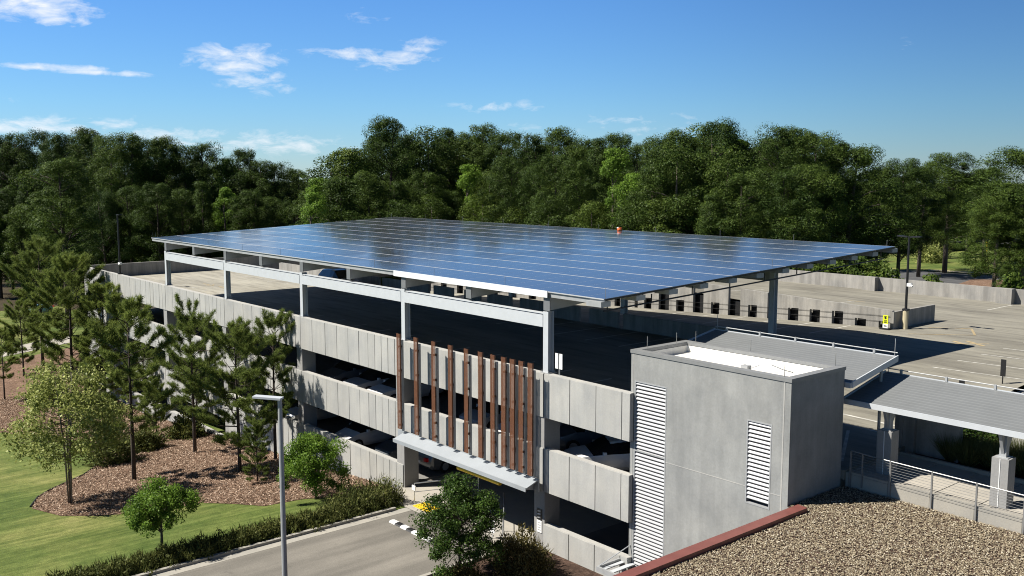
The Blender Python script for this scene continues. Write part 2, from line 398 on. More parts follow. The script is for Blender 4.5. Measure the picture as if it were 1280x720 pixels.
# driveway, kerbs, apron
drv = MB(); drv.face([(-8.35, -60, -7.885), (-.95, -60, -7.885), (-.95, -1.6, -7.885), (-8.35, -1.6, -7.885)])
tag(drv.build('driveway', 'asphalt'), kind='structure')
ap = MB(); ap.face([(-11.2, -1.6, -7.875), (.2, -1.6, -7.875), (.2, 17, -7.875), (-11.2, 17, -7.875)])
tag(ap.build('apron_pavement', 'walk'), kind='structure')
kb = MB()
kb.box(-8.55, -8.36, -60, -2.2, -8.1, -7.76); kb.box(-.94, -.75, -60, -2.0, -8.1, -7.76)
tag(kb.build('kerb', 'kerb'), kind='structure')
gt = MB(); gt.face([(-8.36, -60, -7.879), (-7.85, -60, -7.879), (-7.85, -1.62, -7.879), (-8.36, -1.62, -7.879)])
tag(gt.build('gutter_pavement', 'kerb'), kind='structure')
mb2 = MB(); mb2.face([(-.75, -30, -7.87), (12.6, -30, -7.87), (12.6, -.03, -7.87), (-.75, -.03, -7.87)])
tag(mb2.build('planting_ground', 'bark_mulch'), kind='structure')
# path and lawn far left, forest floor, far street
pp = pxs([(-40, 452), (0, 447), (30, 441), (62, 434), (90, 428), (90, 420), (60, 424), (30, 431), (0, 437), (-40, 441)])
sheet('path', pp, 'walk', .03)
ff = MB()
ff.face([(-500, -80, -11.36), (-126, -80, -11.36), (-126, 49, -11.36), (-500, 49, -11.36)])
tag(ff.build('forest_floor_ground', 'forest_floor'), kind='structure')
ff = MB(); ff.face([(-128, 14, -11.34), (-66, 14, -11.34), (-66, 49, -11.34), (-128, 49, -11.34)])
tag(ff.build('woodland_ground', 'forest_floor'), kind='structure')
fm = MB()
for i in range(28):
    for j in range(24):
        x0_, y0_ = -600+20*i, 49+(18*j)
        x1_, y1_ = x0_+20, y0_+18
        if x1_ < 26-.6457*(y0_+27) and x1_ <= -40: fm.face([(x, y, gzy(x, y)+.30) for x, y in ((x0_, y0_), (x1_, y0_), (x1_, y1_), (x0_, y1_))])
tag(fm.build('back_woodland_ground', 'forest_floor'), kind='structure')
st = MB(); z = -8.97
a = [on_z(*p, z)[:2] for p in [(1085, 352), (1120, 337), (1175, 340), (1290, 347), (1290, 352), (1240, 352), (1170, 361), (1085, 362)]]
st.face([(p[0], p[1], z) for p in a]); tag(st.build('street_road', 'road'), kind='structure')
st = MB(); z = -8.86
a = [on_z(*p, z)[:2] for p in [(1160, 336.5), (1290, 344.5), (1290, 346), (1160, 338)]]
st.face([(p[0], p[1], z) for p in a]); tag(st.build('street_kerb', 'ochre'), kind='structure')
st = MB(); z = -8.95
a = [on_z(*p, z)[:2] for p in [(1195, 356), (1215, 349), (1260, 350), (1290, 356), (1290, 380), (1195, 372)]]
st.face([(p[0], p[1], z) for p in a]); tag(st.build('mulch_ground', 'mulch'), kind='structure')
lot = MB(); z = -8.93
a = [on_z(*p, z)[:2] for p in [(1120, 303), (1290, 305), (1290, 290), (1120, 288)]]
lot.face([(p[0], p[1], z) for p in a]); tag(lot.build('car_park_road', 'road'), kind='structure')

# ------------------------------------------------------------------ parking garage
S = 11.0
G = thing('parking_garage', (-29, 24, -11.4), 'large open concrete parking garage with ribbed parapets and rooftop deck', 'parking garage')
def deckz(x, y):
    if y > 16.9 and y < 29.8 and x < 0: return -1.1+.044*min(0, x+1)
    if y > 30.2 and x < 0: return -1.1+.045*min(30, -x)*min(1, max(0, (44-y)/13))
    a = min(1, max(0, (20-y)/11)); a = a*a*(3-2*a); b = min(1, max(0, (x-4.5)/3)); b = b*b*(3-2*b)
    return -1.1-1.0*a*b
def deck_part(name, xs, ys, th=.35):
    m_ = MB(); nx = len(xs); base = 0
    for j in range(len(ys)-1):
        for i in range(nx-1):
            q = [(xs[i], ys[j]), (xs[i+1], ys[j]), (xs[i+1], ys[j+1]), (xs[i], ys[j+1])]
            e = [(x, y) for x, y in q]
            cx = (xs[i]+xs[i+1])/2; cy = (ys[j]+ys[j+1])/2
            m_.face([(x, y, DZ(x, y, cx, cy)) for x, y in e])
    # underside and rim
    x0, x1, y0, y1 = xs[0], xs[-1], ys[0], ys[-1]
    bot = lambda x, y: DZ(x, y, min(max(x, x0+.01), x1-.01), (y0+y1)/2)-th
    m_.face([(x0, y1, bot(x0, y1)), (x1, y1, bot(x1, y1)), (x1, y0, bot(x1, y0)), (x0, y0, bot(x0, y0))])
    for (ax, ay), (bx, by) in (((x0, y0), (x1, y0)), ((x1, y0), (x1, y1)), ((x1, y1), (x0, y1)), ((x0, y1), (x0, y0))):
        m_.face([(ax, ay, bot(ax, ay)), (bx, by, bot(bx, by)), (bx, by, DZ(bx, by, bx, (ay+by)/2)), (ax, ay, DZ(ax, ay, ax, (ay+by)/2))])
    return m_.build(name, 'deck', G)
DZ = lambda x, y, cx, cy: deckz(x, y) if not (16.9 < cy < 29.8 and cx < 0) else -1.1+.044*min(0, x+1)
fr = lambda a, b, n: [a+(b-a)*i/n for i in range(n+1)]
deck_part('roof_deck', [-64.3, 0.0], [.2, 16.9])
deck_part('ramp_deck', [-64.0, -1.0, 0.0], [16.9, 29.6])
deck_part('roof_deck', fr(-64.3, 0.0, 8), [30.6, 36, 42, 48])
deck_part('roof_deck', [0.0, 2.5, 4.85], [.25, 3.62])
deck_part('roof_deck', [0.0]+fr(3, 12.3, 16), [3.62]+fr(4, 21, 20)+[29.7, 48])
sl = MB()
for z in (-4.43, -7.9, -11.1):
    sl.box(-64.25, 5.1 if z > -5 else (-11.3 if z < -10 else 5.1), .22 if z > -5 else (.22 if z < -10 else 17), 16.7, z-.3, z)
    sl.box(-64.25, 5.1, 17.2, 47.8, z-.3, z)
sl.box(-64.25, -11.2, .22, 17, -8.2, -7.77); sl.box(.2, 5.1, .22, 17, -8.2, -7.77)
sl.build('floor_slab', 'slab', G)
JO = [.66, 1.3, 1.95, 2.6, 3.3, 4.25, 5.4, 6.66, 8.0, 9.55, 11.0]
def parapet(x_right, zt, zb, joints, last):
    xs = [0]+[j for j in joints if j < last-.2]+[last]
    m_ = MB()
    for a, b2 in zip(xs[:-1], xs[1:]):
        dy = random.uniform(-.008, .008); g = .022
        m_.box(x_right-b2+g, x_right-a-g, dy, .2, zb, zt)
    m_.box(x_right-last+.01, x_right-.01, .09, .19, zb+.02, zt-.03)   # recessed backer seen in the joints
    m_.cur = 1; m_.box(x_right-last+.02, x_right-.02, .03, .31, zt-.005, zt+.025)
    return m_.build('parapet_panel', ['panel', 'cap'], G)
for k in range(0, 6):
    xr = -S*k; last = 11.0 if k < 5 else 9.3
    parapet(xr, 0, -1.92, JO, last)
    parapet(xr, -3.33, -5.25, JO, last)
    if k >= 1: parapet(xr, -6.66, -8.6 if k >= 3 else -9.9, JO, last)
    if k >= 3: parapet(xr, -10.0, -12.3, JO, last)
for zt, zb in ((0, -1.92), (-3.33, -5.25), (-6.75, -9.0)): parapet(5.1, zt, zb, [.45, 1.9, 3.45, 5.05], 5.08)
for k in range(0, 6):
    c = MB(); x = -S*k; c.box(x-.62, x+.06, .045, .95, -12.2, -1.5); c.build('column', 'side', G)
c = MB(); c.box(-64.3, -63.7, .045, .95, -12.2, -1.5); c.build('column', 'side', G)
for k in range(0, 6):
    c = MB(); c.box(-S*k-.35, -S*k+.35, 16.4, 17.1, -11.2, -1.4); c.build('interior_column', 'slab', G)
# end wall, far wall, added light-blocking side wall
w = MB(); w.box(-64.55, -64.3, .0, 48.2, -3.2, .12); w.build('end_wall', 'wall', G); w = MB(); w.box(-64.55, -64.3, 0, 48.2, -8.6, -5.25); w.build('end_wall', 'wall', G)
w = MB()
for i in range(0, 9):
    x0 = -64.3+S*i if i else -64.3
for a, b2 in [(-64.3, -55.02)]+[(-S*k, -S*k+S-.02) for k in range(5, 0, -1)]+[(0, S-.02), (S, 26)]:
    w = MB(); w.box(a, b2, 48, 48.25, -12, .02); w.build('far_wall', 'wall', G)
for k in (3, 2, 1, 0):
    p = MB(); p.box(-S*k-1.1, -S*k+.05, 47.35, 47.99, -1.3, .06); p.build('pilaster', 'wall', G)
p = MB(); p.box(10.4, 11.55, 47.35, 47.99, -1.3, .06); p.build('pilaster', 'wall', G)
w = MB(); w.box(4.95, 5.1, .24, 48, -12, -1.46); w.build('added_side_wall', 'slab', G)  # unseen wall, added to keep the lower levels dark
# middle wall between the front bay and the ramp
w = MB(); gaps = [(-46.5, -45.6), (-39.5, -39.0), (-32.2, -31.5), (-29.0, -27.5), (-25.6, -24.7), (-22.0, -21.0), (-15.0, -14.0), (-11.45, -11.0)]
x0 = -58.0
for a, b2 in gaps+[(.3, 1)]:
    w = MB(); w.box(x0, a, 16.75, 16.95, -4.2 if x0 < -20 else -2.2, -.12); x0 = b2; w.build('middle_wall', 'wall', G)
# wall with square openings between ramp and back bay
def wtop(x): return .08-.03*x
fl = lambda x: -1.1+.044*min(0, x+1)
ops = []          # (x0, x1, full)
pxl = [(768, 775, 0), (793, 797, 1), (805, 814, 0), (823, 836, 1), (845, 855, 0), (866, 879, 1), (888.5, 899, 0), (910, 925, 1), (935, 946, 0), (959, 966, 1), (985, 998, 0), (1012, 1025, 0), (1040, 1054, 0), (1069, 1083, 0), (1099, 1108, 0)]
for a, b2, fu in pxl:
    f_ = lambda px: CAM[0]+ray(px, 390)[0]*(29.6-CAM[1])/ray(px, 390)[1]
    ops.append((f_(a), f_(b2), fu))
x = ops[0][0]-1.6
while x > -50:
    ops.insert(0, (x-1.0, x, len(ops) % 2)); x -= 2.7
w = MB(); xp = -50.0
for a, b2, fu in ops+[(0.1, 0.2, 2)]:
    if a > xp:
        w.hexa([(xp, 29.6, fl(xp)-.5), (a, 29.6, fl(a)-.5), (a, 29.85, fl(a)-.5), (xp, 29.85, fl(xp)-.5), (xp, 29.6, wtop(xp)), (a, 29.6, wtop(a)), (a, 29.85, wtop(a)), (xp, 29.85, wtop(xp))])
    if fu == 0:
        w.hexa([(a, 29.6, fl(a)+.86 if a < -3 else -.66), (b2, 29.6, fl(b2)+.86 if a < -3 else -.66), (b2, 29.85, fl(b2)+.86 if a < -3 else -.66), (a, 29.85, fl(a)+.86 if a < -3 else -.66),
                (a, 29.6, wtop(a)), (b2, 29.6, wtop(b2)), (b2, 29.85, wtop(b2)), (a, 29.85, wtop(a))])
    xp = b2
w.build('opening_wall', 'wall', G)
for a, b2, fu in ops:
    w = MB(); xc = (a+b2)/2; w.box(a-.05, b2+.05, 30.05, 30.12, fl(xc)-.3, (fl(xc)+1.0 if xc < -3 else -.62) if fu == 0 else -1.14-.045*xc); w.build('opening_shade_sheet', 'black', G)  # black sheet stands in for the shade inside each opening
r_ = MB()
for h in (.42, .78):
    r_ = MB(); r_.tube([(-50, 29.56, fl(-50)+h), (-1, 29.56, fl(-1)+h), (0, 29.56, -1.1+h)], .012, 4)
    r_.build('guard_cable', 'dark_metal', G)
w = MB(); w.box(.0, .22, 29.58, 35, -1.6, .0); w.build('ramp_end_wall', 'wall', G)
# painted lines on the deck
ln = MB()
def line(x0, y0, x1, y1, wd=.13, m_=None, dz=.006):
    m_ = m_ or ln; d = Vector((x1-x0, y1-y0, 0)); L = d.length; d.normalize(); u = Vector((-d.y, d.x, 0))*wd/2
    n = max(1, int(L/.8))
    for i in range(n):
        a = Vector((x0, y0, 0))+d*L*i/n; b2 = Vector((x0, y0, 0))+d*L*(i+1)/n
        q = [a-u, b2-u, b2+u, a+u]
        m_.face([(p.x, p.y, deckz(p.x, p.y)+dz) for p in q])
LNS = []
_line = line
def line(*a, m_=None, **k):
    if m_ is None and len(a) < 6: LNS.append(a)
    else: _line(*a, m_=m_, **k) if m_ is not None else _line(*a, **k)
for i in range(24):                       # far stalls
    x = 11.2-2.75*i
    if x > -60: line(x, 43.0, x, 47.3)
for i in range(21):                       # stalls along the opening wall
    x = -2.6-2.75*i; line(x, 24.6, x, 29.4)
    if x > -60: line(x, 34.8, x, 39.4)
for i in range(23): line(-1-2.75*i, .5, -1-2.75*i, 5.3)
for i in range(20): line(-4-2.75*i, 11.9, -4-2.75*i, 16.6)
for i in range(7): line(7.6, 14.2+2.75*i, 12.0, 14.6+2.75*i)
for x in (9.6, 10.6, 11.6): line(x-2.2, 8.8, x, 4.6)
line(8.2, 9.6, 12.0, 9.4); line(6.5, 10.9, 11.9, 10.7)
line = _line
LNS.sort(key=lambda a: math.dist(a[:2], CAM[:2]))
for a in LNS[:98]:
    q_ = MB(); line(*a, m_=q_); q_.build('parking_line', 'marking', G)
for a in LNS[98:]: line(*a)
o = ln.build('parking_line_field', 'marking', G); o['kind'] = 'stuff'
for (x, y) in ((-52, 6.8), (-49.4, 7.0)):
    ym = MB(); line(x-1.0, y, x+.4, y, .16, ym); line(x+.4, y-.35, x+1.1, y, .16, ym); line(x+.4, y+.35, x+1.1, y, .16, ym); ym.build('arrow_marking', 'ymark', G)
ym = MB(); line(3.9, 26.2, 6.5, 28.8, .16, ym); line(4.7, 28.2, 6.1, 27.2, .3, ym, .009); line(5.2, 28.8, 6.6, 27.8, .3, ym, .009); ym.build('arrow_marking', 'ymark', G)
ym = MB(); line(1.3, 32.0, 3.3, 33.6, .14, ym); line(3.3, 33.6, 4.6, 31.2, .14, ym, .009); line(4.6, 31.2, 1.7, 28.6, .12, ym, .012); ym.build('hatch_marking', 'ymark', G)
for q_ in ((-12.5, 39.8, -10.4, 40.6), (-9.5, 38.9, -7.4, 39.6)):
    ym = MB(); line(*q_, .2, ym); ym.build('arrow_marking', 'ymark', G)
# deck edge kerb on the right and low box beside it
w = MB(); w.hexa([(12.2, 10.3, -3.2), (12.45, 10.3, -3.2), (12.45, 30, -2.0), (12.2, 30, -2.0), (12.2, 10.3, -1.75), (12.45, 10.3, -1.75), (12.45, 30, -.92), (12.2, 30, -.92)])
w.build('deck_kerb', 'cap', G)
yd = MB(); yd.face([(12.5, 10.6, -4.4), (60, 10.6, -4.4), (60, 47.9, -4.4), (12.5, 47.9, -4.4)]); tag(yd.build('shaded_drop_ground', 'asph_shade'), kind='structure')  # near black ground stands in for the shaded drop past the kerb

# cars ------------------------------------------------------------------------
def make_car(name, label, paint_, suv=False, hatch=False):
    t = thing(name, (0, 0, 0), label, 'car')
    H = 1.72 if suv else 1.47; bz = 1.02 if suv else .92; L = 2.3
    # stations from nose (-y) to tail: y, half width, bottom z, belt z, roof z, roof half width
    stn = [(-L, .62, .42, .62, .62, .5), (-L+.10, .80, .25, .76, .76, .66), (-L+.5, .88, .2, .86, .87, .72), (-L+1.05, .9, .2, bz, bz+.02, .74),
           (-L+1.85, .91, .2, bz+.03, H-.06, .62), (-L+2.4, .91, .2, bz+.04, H, .63), (-L+3.2, .91, .2, bz+.05, H-.02, .62)]
    if suv or hatch: stn += [(-L+3.95, .9, .2, bz+.07, H-.1, .6), (-L+4.4, .86, .25, bz+.06, bz+.12, .66), (-L+4.55, .78, .4, .8, .82, .6)]
    else: stn += [(-L+3.95, .89, .2, bz+.06, bz+.10, .68), (-L+4.45, .84, .25, bz+.02, bz+.04, .68), (-L+4.58, .76, .4, .8, .82, .6)]
    def ring(q):
        y, w_, zb, zbelt, zr, rw = q
        h = [(w_*.9, zb), (w_, zb+.18), (w_, (zb+zbelt)/2+.12), (w_*.965, zbelt), (rw+.03, zr-.05 if zr > zbelt+.2 else zbelt+.3*(zr-zbelt)), (rw*.8, zr)]
        return [(x, y, z_) for x, z_ in h]+[(-x, y, z_) for x, z_ in reversed(h)]
    rs = [ring(q) for q in stn]; n = 12
    body, gl = MB(), MB(); body.v = [p for r2 in rs for p in r2]; gl.v = [tuple(np.array(p)*[1.004, 1, 1.002]) for p in body.v]
    for i in range(len(rs)-1):
        for k in range(n):
            k2 = (k+1) % n; f_ = (i*n+k, (i+1)*n+k, (i+1)*n+k2, i*n+k2)
            ra = stn[i][4]-stn[i][3] > .2; rb = stn[i+1][4]-stn[i+1][3] > .2
            side = k in (3, 7); top = k in (4, 5, 6)
            g_ = (side and (ra or rb)) or (top and ra != rb)
            (gl if g_ else body).f.append(f_); (gl if g_ else body).mi.append(0)
    body.f += [tuple(range(n-1, -1, -1)), tuple((len(rs)-1)*n+k for k in range(n))]; body.mi += [0, 0]
    body.build('body', paint_, t); gl.build('window', 'glass', t)
    for sx in (-1, 1):
        for wy in (-1.42, 1.35):
            tm = MB(); r_o = .34; x0, x1 = sx*.70, sx*.925
            prof = [(r_o*math.cos(a), r_o*math.sin(a)) for a in [2*math.pi*i/18 for i in range(18)]]
            tm.prism([(wy+p[0], .34+p[1]) for p in prof], 'x', min(x0, x1), max(x0, x1)); ty = tm.build('tyre', 'rubber', t)
            rm = MB(); rm.prism([(wy+p[0]*.62, .34+p[1]*.62) for p in prof], 'x', min(sx*.90, sx*.935), max(sx*.90, sx*.935)); rm.build('rim', 'alu', ty)
        hl = MB(); hl.hexa([(sx*.42, -L+.03, .62), (sx*.82, -L+.2, .64), (sx*.84, -L+.4, .64), (sx*.42, -L+.2, .64), (sx*.42, -L+.06, .74), (sx*.80, -L+.22, .79), (sx*.82, -L+.42, .81), (sx*.42, -L+.3, .79)])
        hl.build('headlight', 'headlight', t)
        tl_ = MB(); tl_.box(min(sx*.55, sx*.82), max(sx*.55, sx*.82), L+.12, L+.26, .78, .98); tl_.build('taillight', 'taillight', t)
        mr = MB(); mr.box(min(sx*.92, sx*1.08), max(sx*.92, sx*1.08), -L+1.45, -L+1.6, bz+.02, bz+.17); mr.build('mirror', paint_, t)
    gr = MB(); gr.box(-.4, .4, -L-.015, -L+.1, .36, .54); gr.build('grille', 'black', t)
    pl_ = MB(); pl_.box(-.26, .26, L+.262, L+.275, .62, .76); pl_.build('number_plate', 'white', t)
    return t
protos = {}
cars = [('white_hatch', 'car_white', False, True), ('white_suv', 'car_white', True, False), ('silver', 'car_silver', False, False), ('blue_suv', 'car_blue', True, False), ('pale', 'car_pale', False, True), ('red_white', 'car_white', False, False), ('grey', 'car_grey', True, False)]
for nme, pt, su, ha in cars: protos[nme] = make_car('parked_car', 'car', pt, su, ha)
index_kids(); used = set()
def put_car(p, x, y, z, rz, label, group='cars parked in the garage'):
    c = place(protos[p], (x, y, z), R(rz), 1, p not in used, label, group); used.add(p); return c
put_car('white_hatch', 1.7, 2.85, -4.43, -32, 'silver white hatchback nosed to the middle opening nearest the stair tower')
put_car('grey', -1.3, 4.7, -4.43, -30, 'dark grey car behind the driveway column on the middle level')
put_car('white_suv', -19.1, 3.05, -7.77, 0, 'white car under the lower opening, roof catching sun, left of driveway', )
put_car('grey', -15.2, 3.6, -7.77, 0, 'dark grey car in the lower opening just left of the driveway')
put_car('red_white', -26.3, 3.5, -7.77, 0, 'white sedan with red tail light glimpsed behind the lamp post')
put_car('silver', -18.3, 3.35, -4.43, 0, 'silver sedan at the middle opening above the white car')
put_car('red_white', -15.6, 3.35, -4.43, 0, 'white car at the middle opening close to the brown fins')
put_car('grey', -21.3, 3.5, -4.43, 0, 'dark grey car at the middle opening behind the pine shadow')
put_car('silver', -7.4, 3.8, -4.43, 0, 'silver sedan seen between the brown fins')
put_car('white_suv', -4.2, 3.3, -4.43, 0, 'white car seen behind the rightmost brown fins')
put_car('grey', -12.3, 4.4, -7.77, 180, 'dark grey car just inside the driveway entrance')
put_car('blue_suv', -41.5, 14.0, -1.1, 90, 'dark blue utility car on the roof deck under the solar roof', 'cars on the roof deck')
g0 = on_z(48, 393, -11.38)
put_car('pale', g0[0], g0[1], -11.385, 40, 'small pale blue car on the lawn edge beyond the left pines', 'cars beyond the garage')
for i, (px, py, p, rz, lb) in enumerate([(1181, 291, 'red_white', 60, 'white car on the far car park behind the pale trunk'), (1215, 293, 'silver', 60, 'silver car on the far car park under the right pines'),
                                         (1080, 292, 'red_white', 80, 'white car half hidden by low bushes on the far lot')]):
    q = on_z(px, py, -8.93); put_car(p, q[0], q[1], -8.93, rz, lb, 'cars beyond the garage')

# solar canopy ------------------------------------------------------------------
SC = thing('solar_canopy', (-22, 8, -1.1), 'huge tilted solar panel roof on white steel columns over the garage deck', 'solar canopy')
TZ = .0445
pz = lambda y: 3.6+TZ*(y-.15)
for k in range(5):
    x = -S*k
    c = MB(); c.box(x-.16, x+.16, .12, .14, .03, 2.72); c.box(x-.16, x+.16, .44, .46, .03, 2.72); c.box(x-.012, x+.012, .14, .44, .03, 2.72)
    cp = c.build('column', 'steel', SC)
    b_ = MB(); b_.box(x-.27, x+.27, .04, .54, .026, .06)
    for dx in (-.2, .2):
        for dy in (.1, .48): b_.tube([(x+dx, dy, .06), (x+dx, dy, .14)], .02, 5)
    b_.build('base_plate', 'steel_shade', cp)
    c = MB(); y = 16.85
    for (a, b2) in ((y-.17, y-.15), (y+.15, y+.17)): c.box(x-.16, x+.16, a, b2, -.12, pz(y)-.86)
    c.box(x-.012, x+.012, y-.15, y+.15, -.12, pz(y)-.86); c.build('rear_column', 'steel', SC)
for k in range(4):
    a, b2 = -S*(k+1)+.17, -S*k-.17
    c = MB(); c.box(a, b2, .14, .44, 2.60, 2.63); c.box(a, b2, .14, .44, 2.02, 2.05); c.box(a, b2, .28, .30, 2.05, 2.60); c.box(a, b2, .1, .14, 2.03, 2.56)
    c.build('front_beam', 'steel', SC)
    y = 16.85; zz = pz(y)-1.2
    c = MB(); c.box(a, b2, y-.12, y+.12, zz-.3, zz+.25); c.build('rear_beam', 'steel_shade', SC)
for i in range(9):
    x = -S/2*i
    m_ = MB(); hw = .17
    st_ = [(.2, .82), (1.2, .80), (8.5, .50), (15.5, .80), (18.2, .80), (22.6, .45)]
    for (ya, da), (yb, db) in zip(st_[:-1], st_[1:]):
        m_.hexa([(x-hw, ya, pz(ya)-da), (x+hw, ya, pz(ya)-da), (x+hw, yb, pz(yb)-db), (x-hw, yb, pz(yb)-db), (x-hw, ya, pz(ya)-.26), (x+hw, ya, pz(ya)-.26), (x+hw, yb, pz(yb)-.26), (x-hw, yb, pz(yb)-.26)])
    gd = m_.build('girder', 'girder', SC)
    m_ = MB(); m_.box(x-.2, x+.2, .17, .199, pz(.2)-.85, pz(.2)-.24); m_.build('end_plate', 'plate_shade', gd)
ROW, MOD = 2.1, 1.05; NX, NY = 48, 11; X0 = -46.95; Y0 = .15
for j in range(NY+1):
    y = Y0+.12+ROW*j*.995
    m_ = MB(); m_.hexa([(X0+.05, y-.06, pz(y)-.255), (3.44, y-.06, pz(y)-.255), (3.44, y+.06, pz(y)-.255), (X0+.05, y+.06, pz(y)-.255), (X0+.05, y-.06, pz(y)-.05), (3.44, y-.06, pz(y)-.05), (3.44, y+.06, pz(y)-.05), (X0+.05, y+.06, pz(y)-.05)])
    m_.box(2.6, 3.445, y-.28, y+.28, pz(y)-.34, pz(y)-.12)
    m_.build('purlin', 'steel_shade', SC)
m_ = MB(); m_.box(-11.75, .15, .06, .10, 3.34, 3.63); m_.build('edge_flashing', 'flash', SC)
m_ = MB(); m_.tube([(3.2, .4, pz(.4)-.55), (3.2, 22.5, pz(22.5)-.62)], .035, 6)
for j in range(9): m_.tube([(3.2, .6+2.7*j, pz(.6+2.7*j)-.55), (3.2, .6+2.7*j, pz(.6+2.7*j)-.2)], .03, 5)
m_.build('edge_conduit', 'dark_metal', SC)
m_ = MB(); m_.bar((3.47, .2, pz(.2)-.05), (3.47, 23.2, pz(23.2)-.05), .03, .07); m_.build('edge_trim', 'dark_metal', SC)
def panel_geo(mb, x, y):
    x1, y1 = x+MOD-.005, y+ROW-.018; h = .04
    fx, fy = .003, .036
    P = lambda a, b_, dz=0: (a, b_, pz(b_)+dz)
    mb.cur = 1
    o = [P(x, y), P(x1, y), P(x1, y1), P(x, y1)]; i_ = [P(x+fx, y+fy), P(x1-fx, y+fy), P(x1-fx, y1-fy), P(x+fx, y1-fy)]
    n = len(mb.v); mb.v += o+i_+[P(x, y, -h), P(x1, y, -h), P(x1, y1, -h), P(x, y1, -h)]
    for k in range(4):
        k2 = (k+1) % 4
        mb.f.append((n+k, n+k2, n+4+k2, n+4+k)); mb.f.append((n+8+k, n+8+k2, n+k2, n+k)); mb.mi += [1, 1]
    mb.f.append((n+4, n+5, n+6, n+7)); mb.mi.append(0)
    mb.f.append((n+11, n+10, n+9, n+8)); mb.mi.append(1)
rest = MB(); first = None
order = sorted([(j, i) for j in range(NY) for i in range(NX)], key=lambda q: (X0+q[1]*MOD-CAM[0])**2+(Y0+q[0]*ROW-CAM[1])**2)
near = set(order[:100])
for j in range(NY):
    for i in range(NX):
        x, y = X0+i*MOD, Y0+j*ROW
        if (j, i) in near:
            if first is None:
                p_ = MB(); panel_geo(p_, x, y); first = p_.build('solar_panel', ['pv', 'frame'], SC); fx0 = (x, y)
            else:
                c = first.copy(); col.objects.link(c); c.parent = SC
                c.location = (x-fx0[0], y-fx0[1], pz(y)-pz(fx0[1]))
        else: panel_geo(rest, x, y)
o = rest.build('solar_panel_field', ['pv', 'frame'], SC); o['kind'] = 'stuff'
for (x, y) in [(X0+.3, .4), (X0+.3, 22.8), (3.2, .5), (3.2, 12), (3.2, 22.8)]+[(X0+5.5*i, 23.1) for i in range(1, 9)]+[(X0+5.5*i, .3) for i in range(0, 9)]:
    rods = MB(); rods.tube([(x, y, pz(y)), (x, y, pz(y)+.4)], .010, 4); rods.build('lightning_rod', 'stainless', SC)
qx = CAM[0]+ray(777, 284)[0]*(23.2-CAM[1])/ray(777, 284)[1]
ob = MB(); z0 = pz(23.0)
ob.cur = 0; ob.tube([(qx, 23.0, z0), (qx, 23.0, z0+.08), (qx, 23.0, z0+.2)], [.17, .2, .17], 12)
ob.cur = 1; ob.tube([(qx-.08, 22.9, z0+.17), (qx-.08, 22.9, z0+.22), (qx-.08, 22.9, z0+.25)], [.08, .08, .03], 10)
tag(ob.build('orange_beacon', ['orange', 'white'], None, (qx, 23.0, z0)), 'small orange and white rounded object at the far edge of the solar roof', 'beacon')

# brown fin screen over the driveway -----------------------------------------------
FS = thing('facade_screen', (-5.3, -.4, -5.0), 'row of vertical brown perforated fins over a pale steel hood above the driveway', 'facade screen')
for x in (-10.39, -8.85, -7.33, -5.97, -4.71, -3.66, -2.75, -1.99, -1.39, -.79, -.19):
    m_ = MB(); m_.box(x-.15, x+.15, -.62, -.60, -4.46, .52); m_.box(x-.15, x-.138, -.60, -.53, -4.46, .52); m_.box(x+.138, x+.15, -.60, -.53, -4.46, .52)
    f_ = m_.build('fin', 'fin', FS)
    m_ = MB(); m_.box(x-.04, x+.06, -.42, -.32, -4.6, .18); m_.build('fin_post', 'steel_shade', f_)
    for z in (-.15, -1.4, -3.55, -4.25):
        m_ = MB(); m_.box(x-.03, x+.03, -.598, -.421, z-.05, z+.05); m_.build('fin_bracket', 'dark_metal', f_)
m_ = MB()
m_.hexa([(-10.35, -1.0, -4.96), (.02, -1.0, -4.96), (.02, -.30, -4.72), (-10.35, -.30, -4.72), (-10.35, -1.0, -4.90), (.02, -1.0, -4.90), (.02, -.30, -4.66), (-10.35, -.30, -4.66)])
m_.box(-10.35, .02, -1.04, -1.001, -5.06, -4.88); m_.box(-11.0, .02, -.299, -.22, -5.2, -4.64)
m_.build('steel_hood', 'hood', FS)
m_ = MB()
for x in (-10.2, -7, -3.6, -.3):
    m_ = MB(); m_.hexa([(x-.02, -.95, -5.04), (x+.02, -.95, -5.04), (x+.02, -.301, -5.2), (x-.02, -.301, -5.2), (x-.02, -.95, -4.97), (x+.02, -.95, -4.97), (x+.02, -.301, -4.75), (x-.02, -.301, -4.75)]); m_.build('hood_bracket', 'steel_shade', FS)
cb = thing('clearance_bar', (-5.2, .5, -5.9), 'yellow height clearance bar hung across the driveway entrance', 'clearance bar')
m_ = MB(); m_.tube([(-6.85, .5, -5.9), (-3.55, .5, -5.9)], .1, 10); m_.build('bar', 'yellow', cb)
m_ = MB()
for x in (-6.4, -4.0): m_.tube([(x, .5, -5.8), (x, .5, -5.26)], .012, 5)
m_.build('hanger', 'alu', cb)

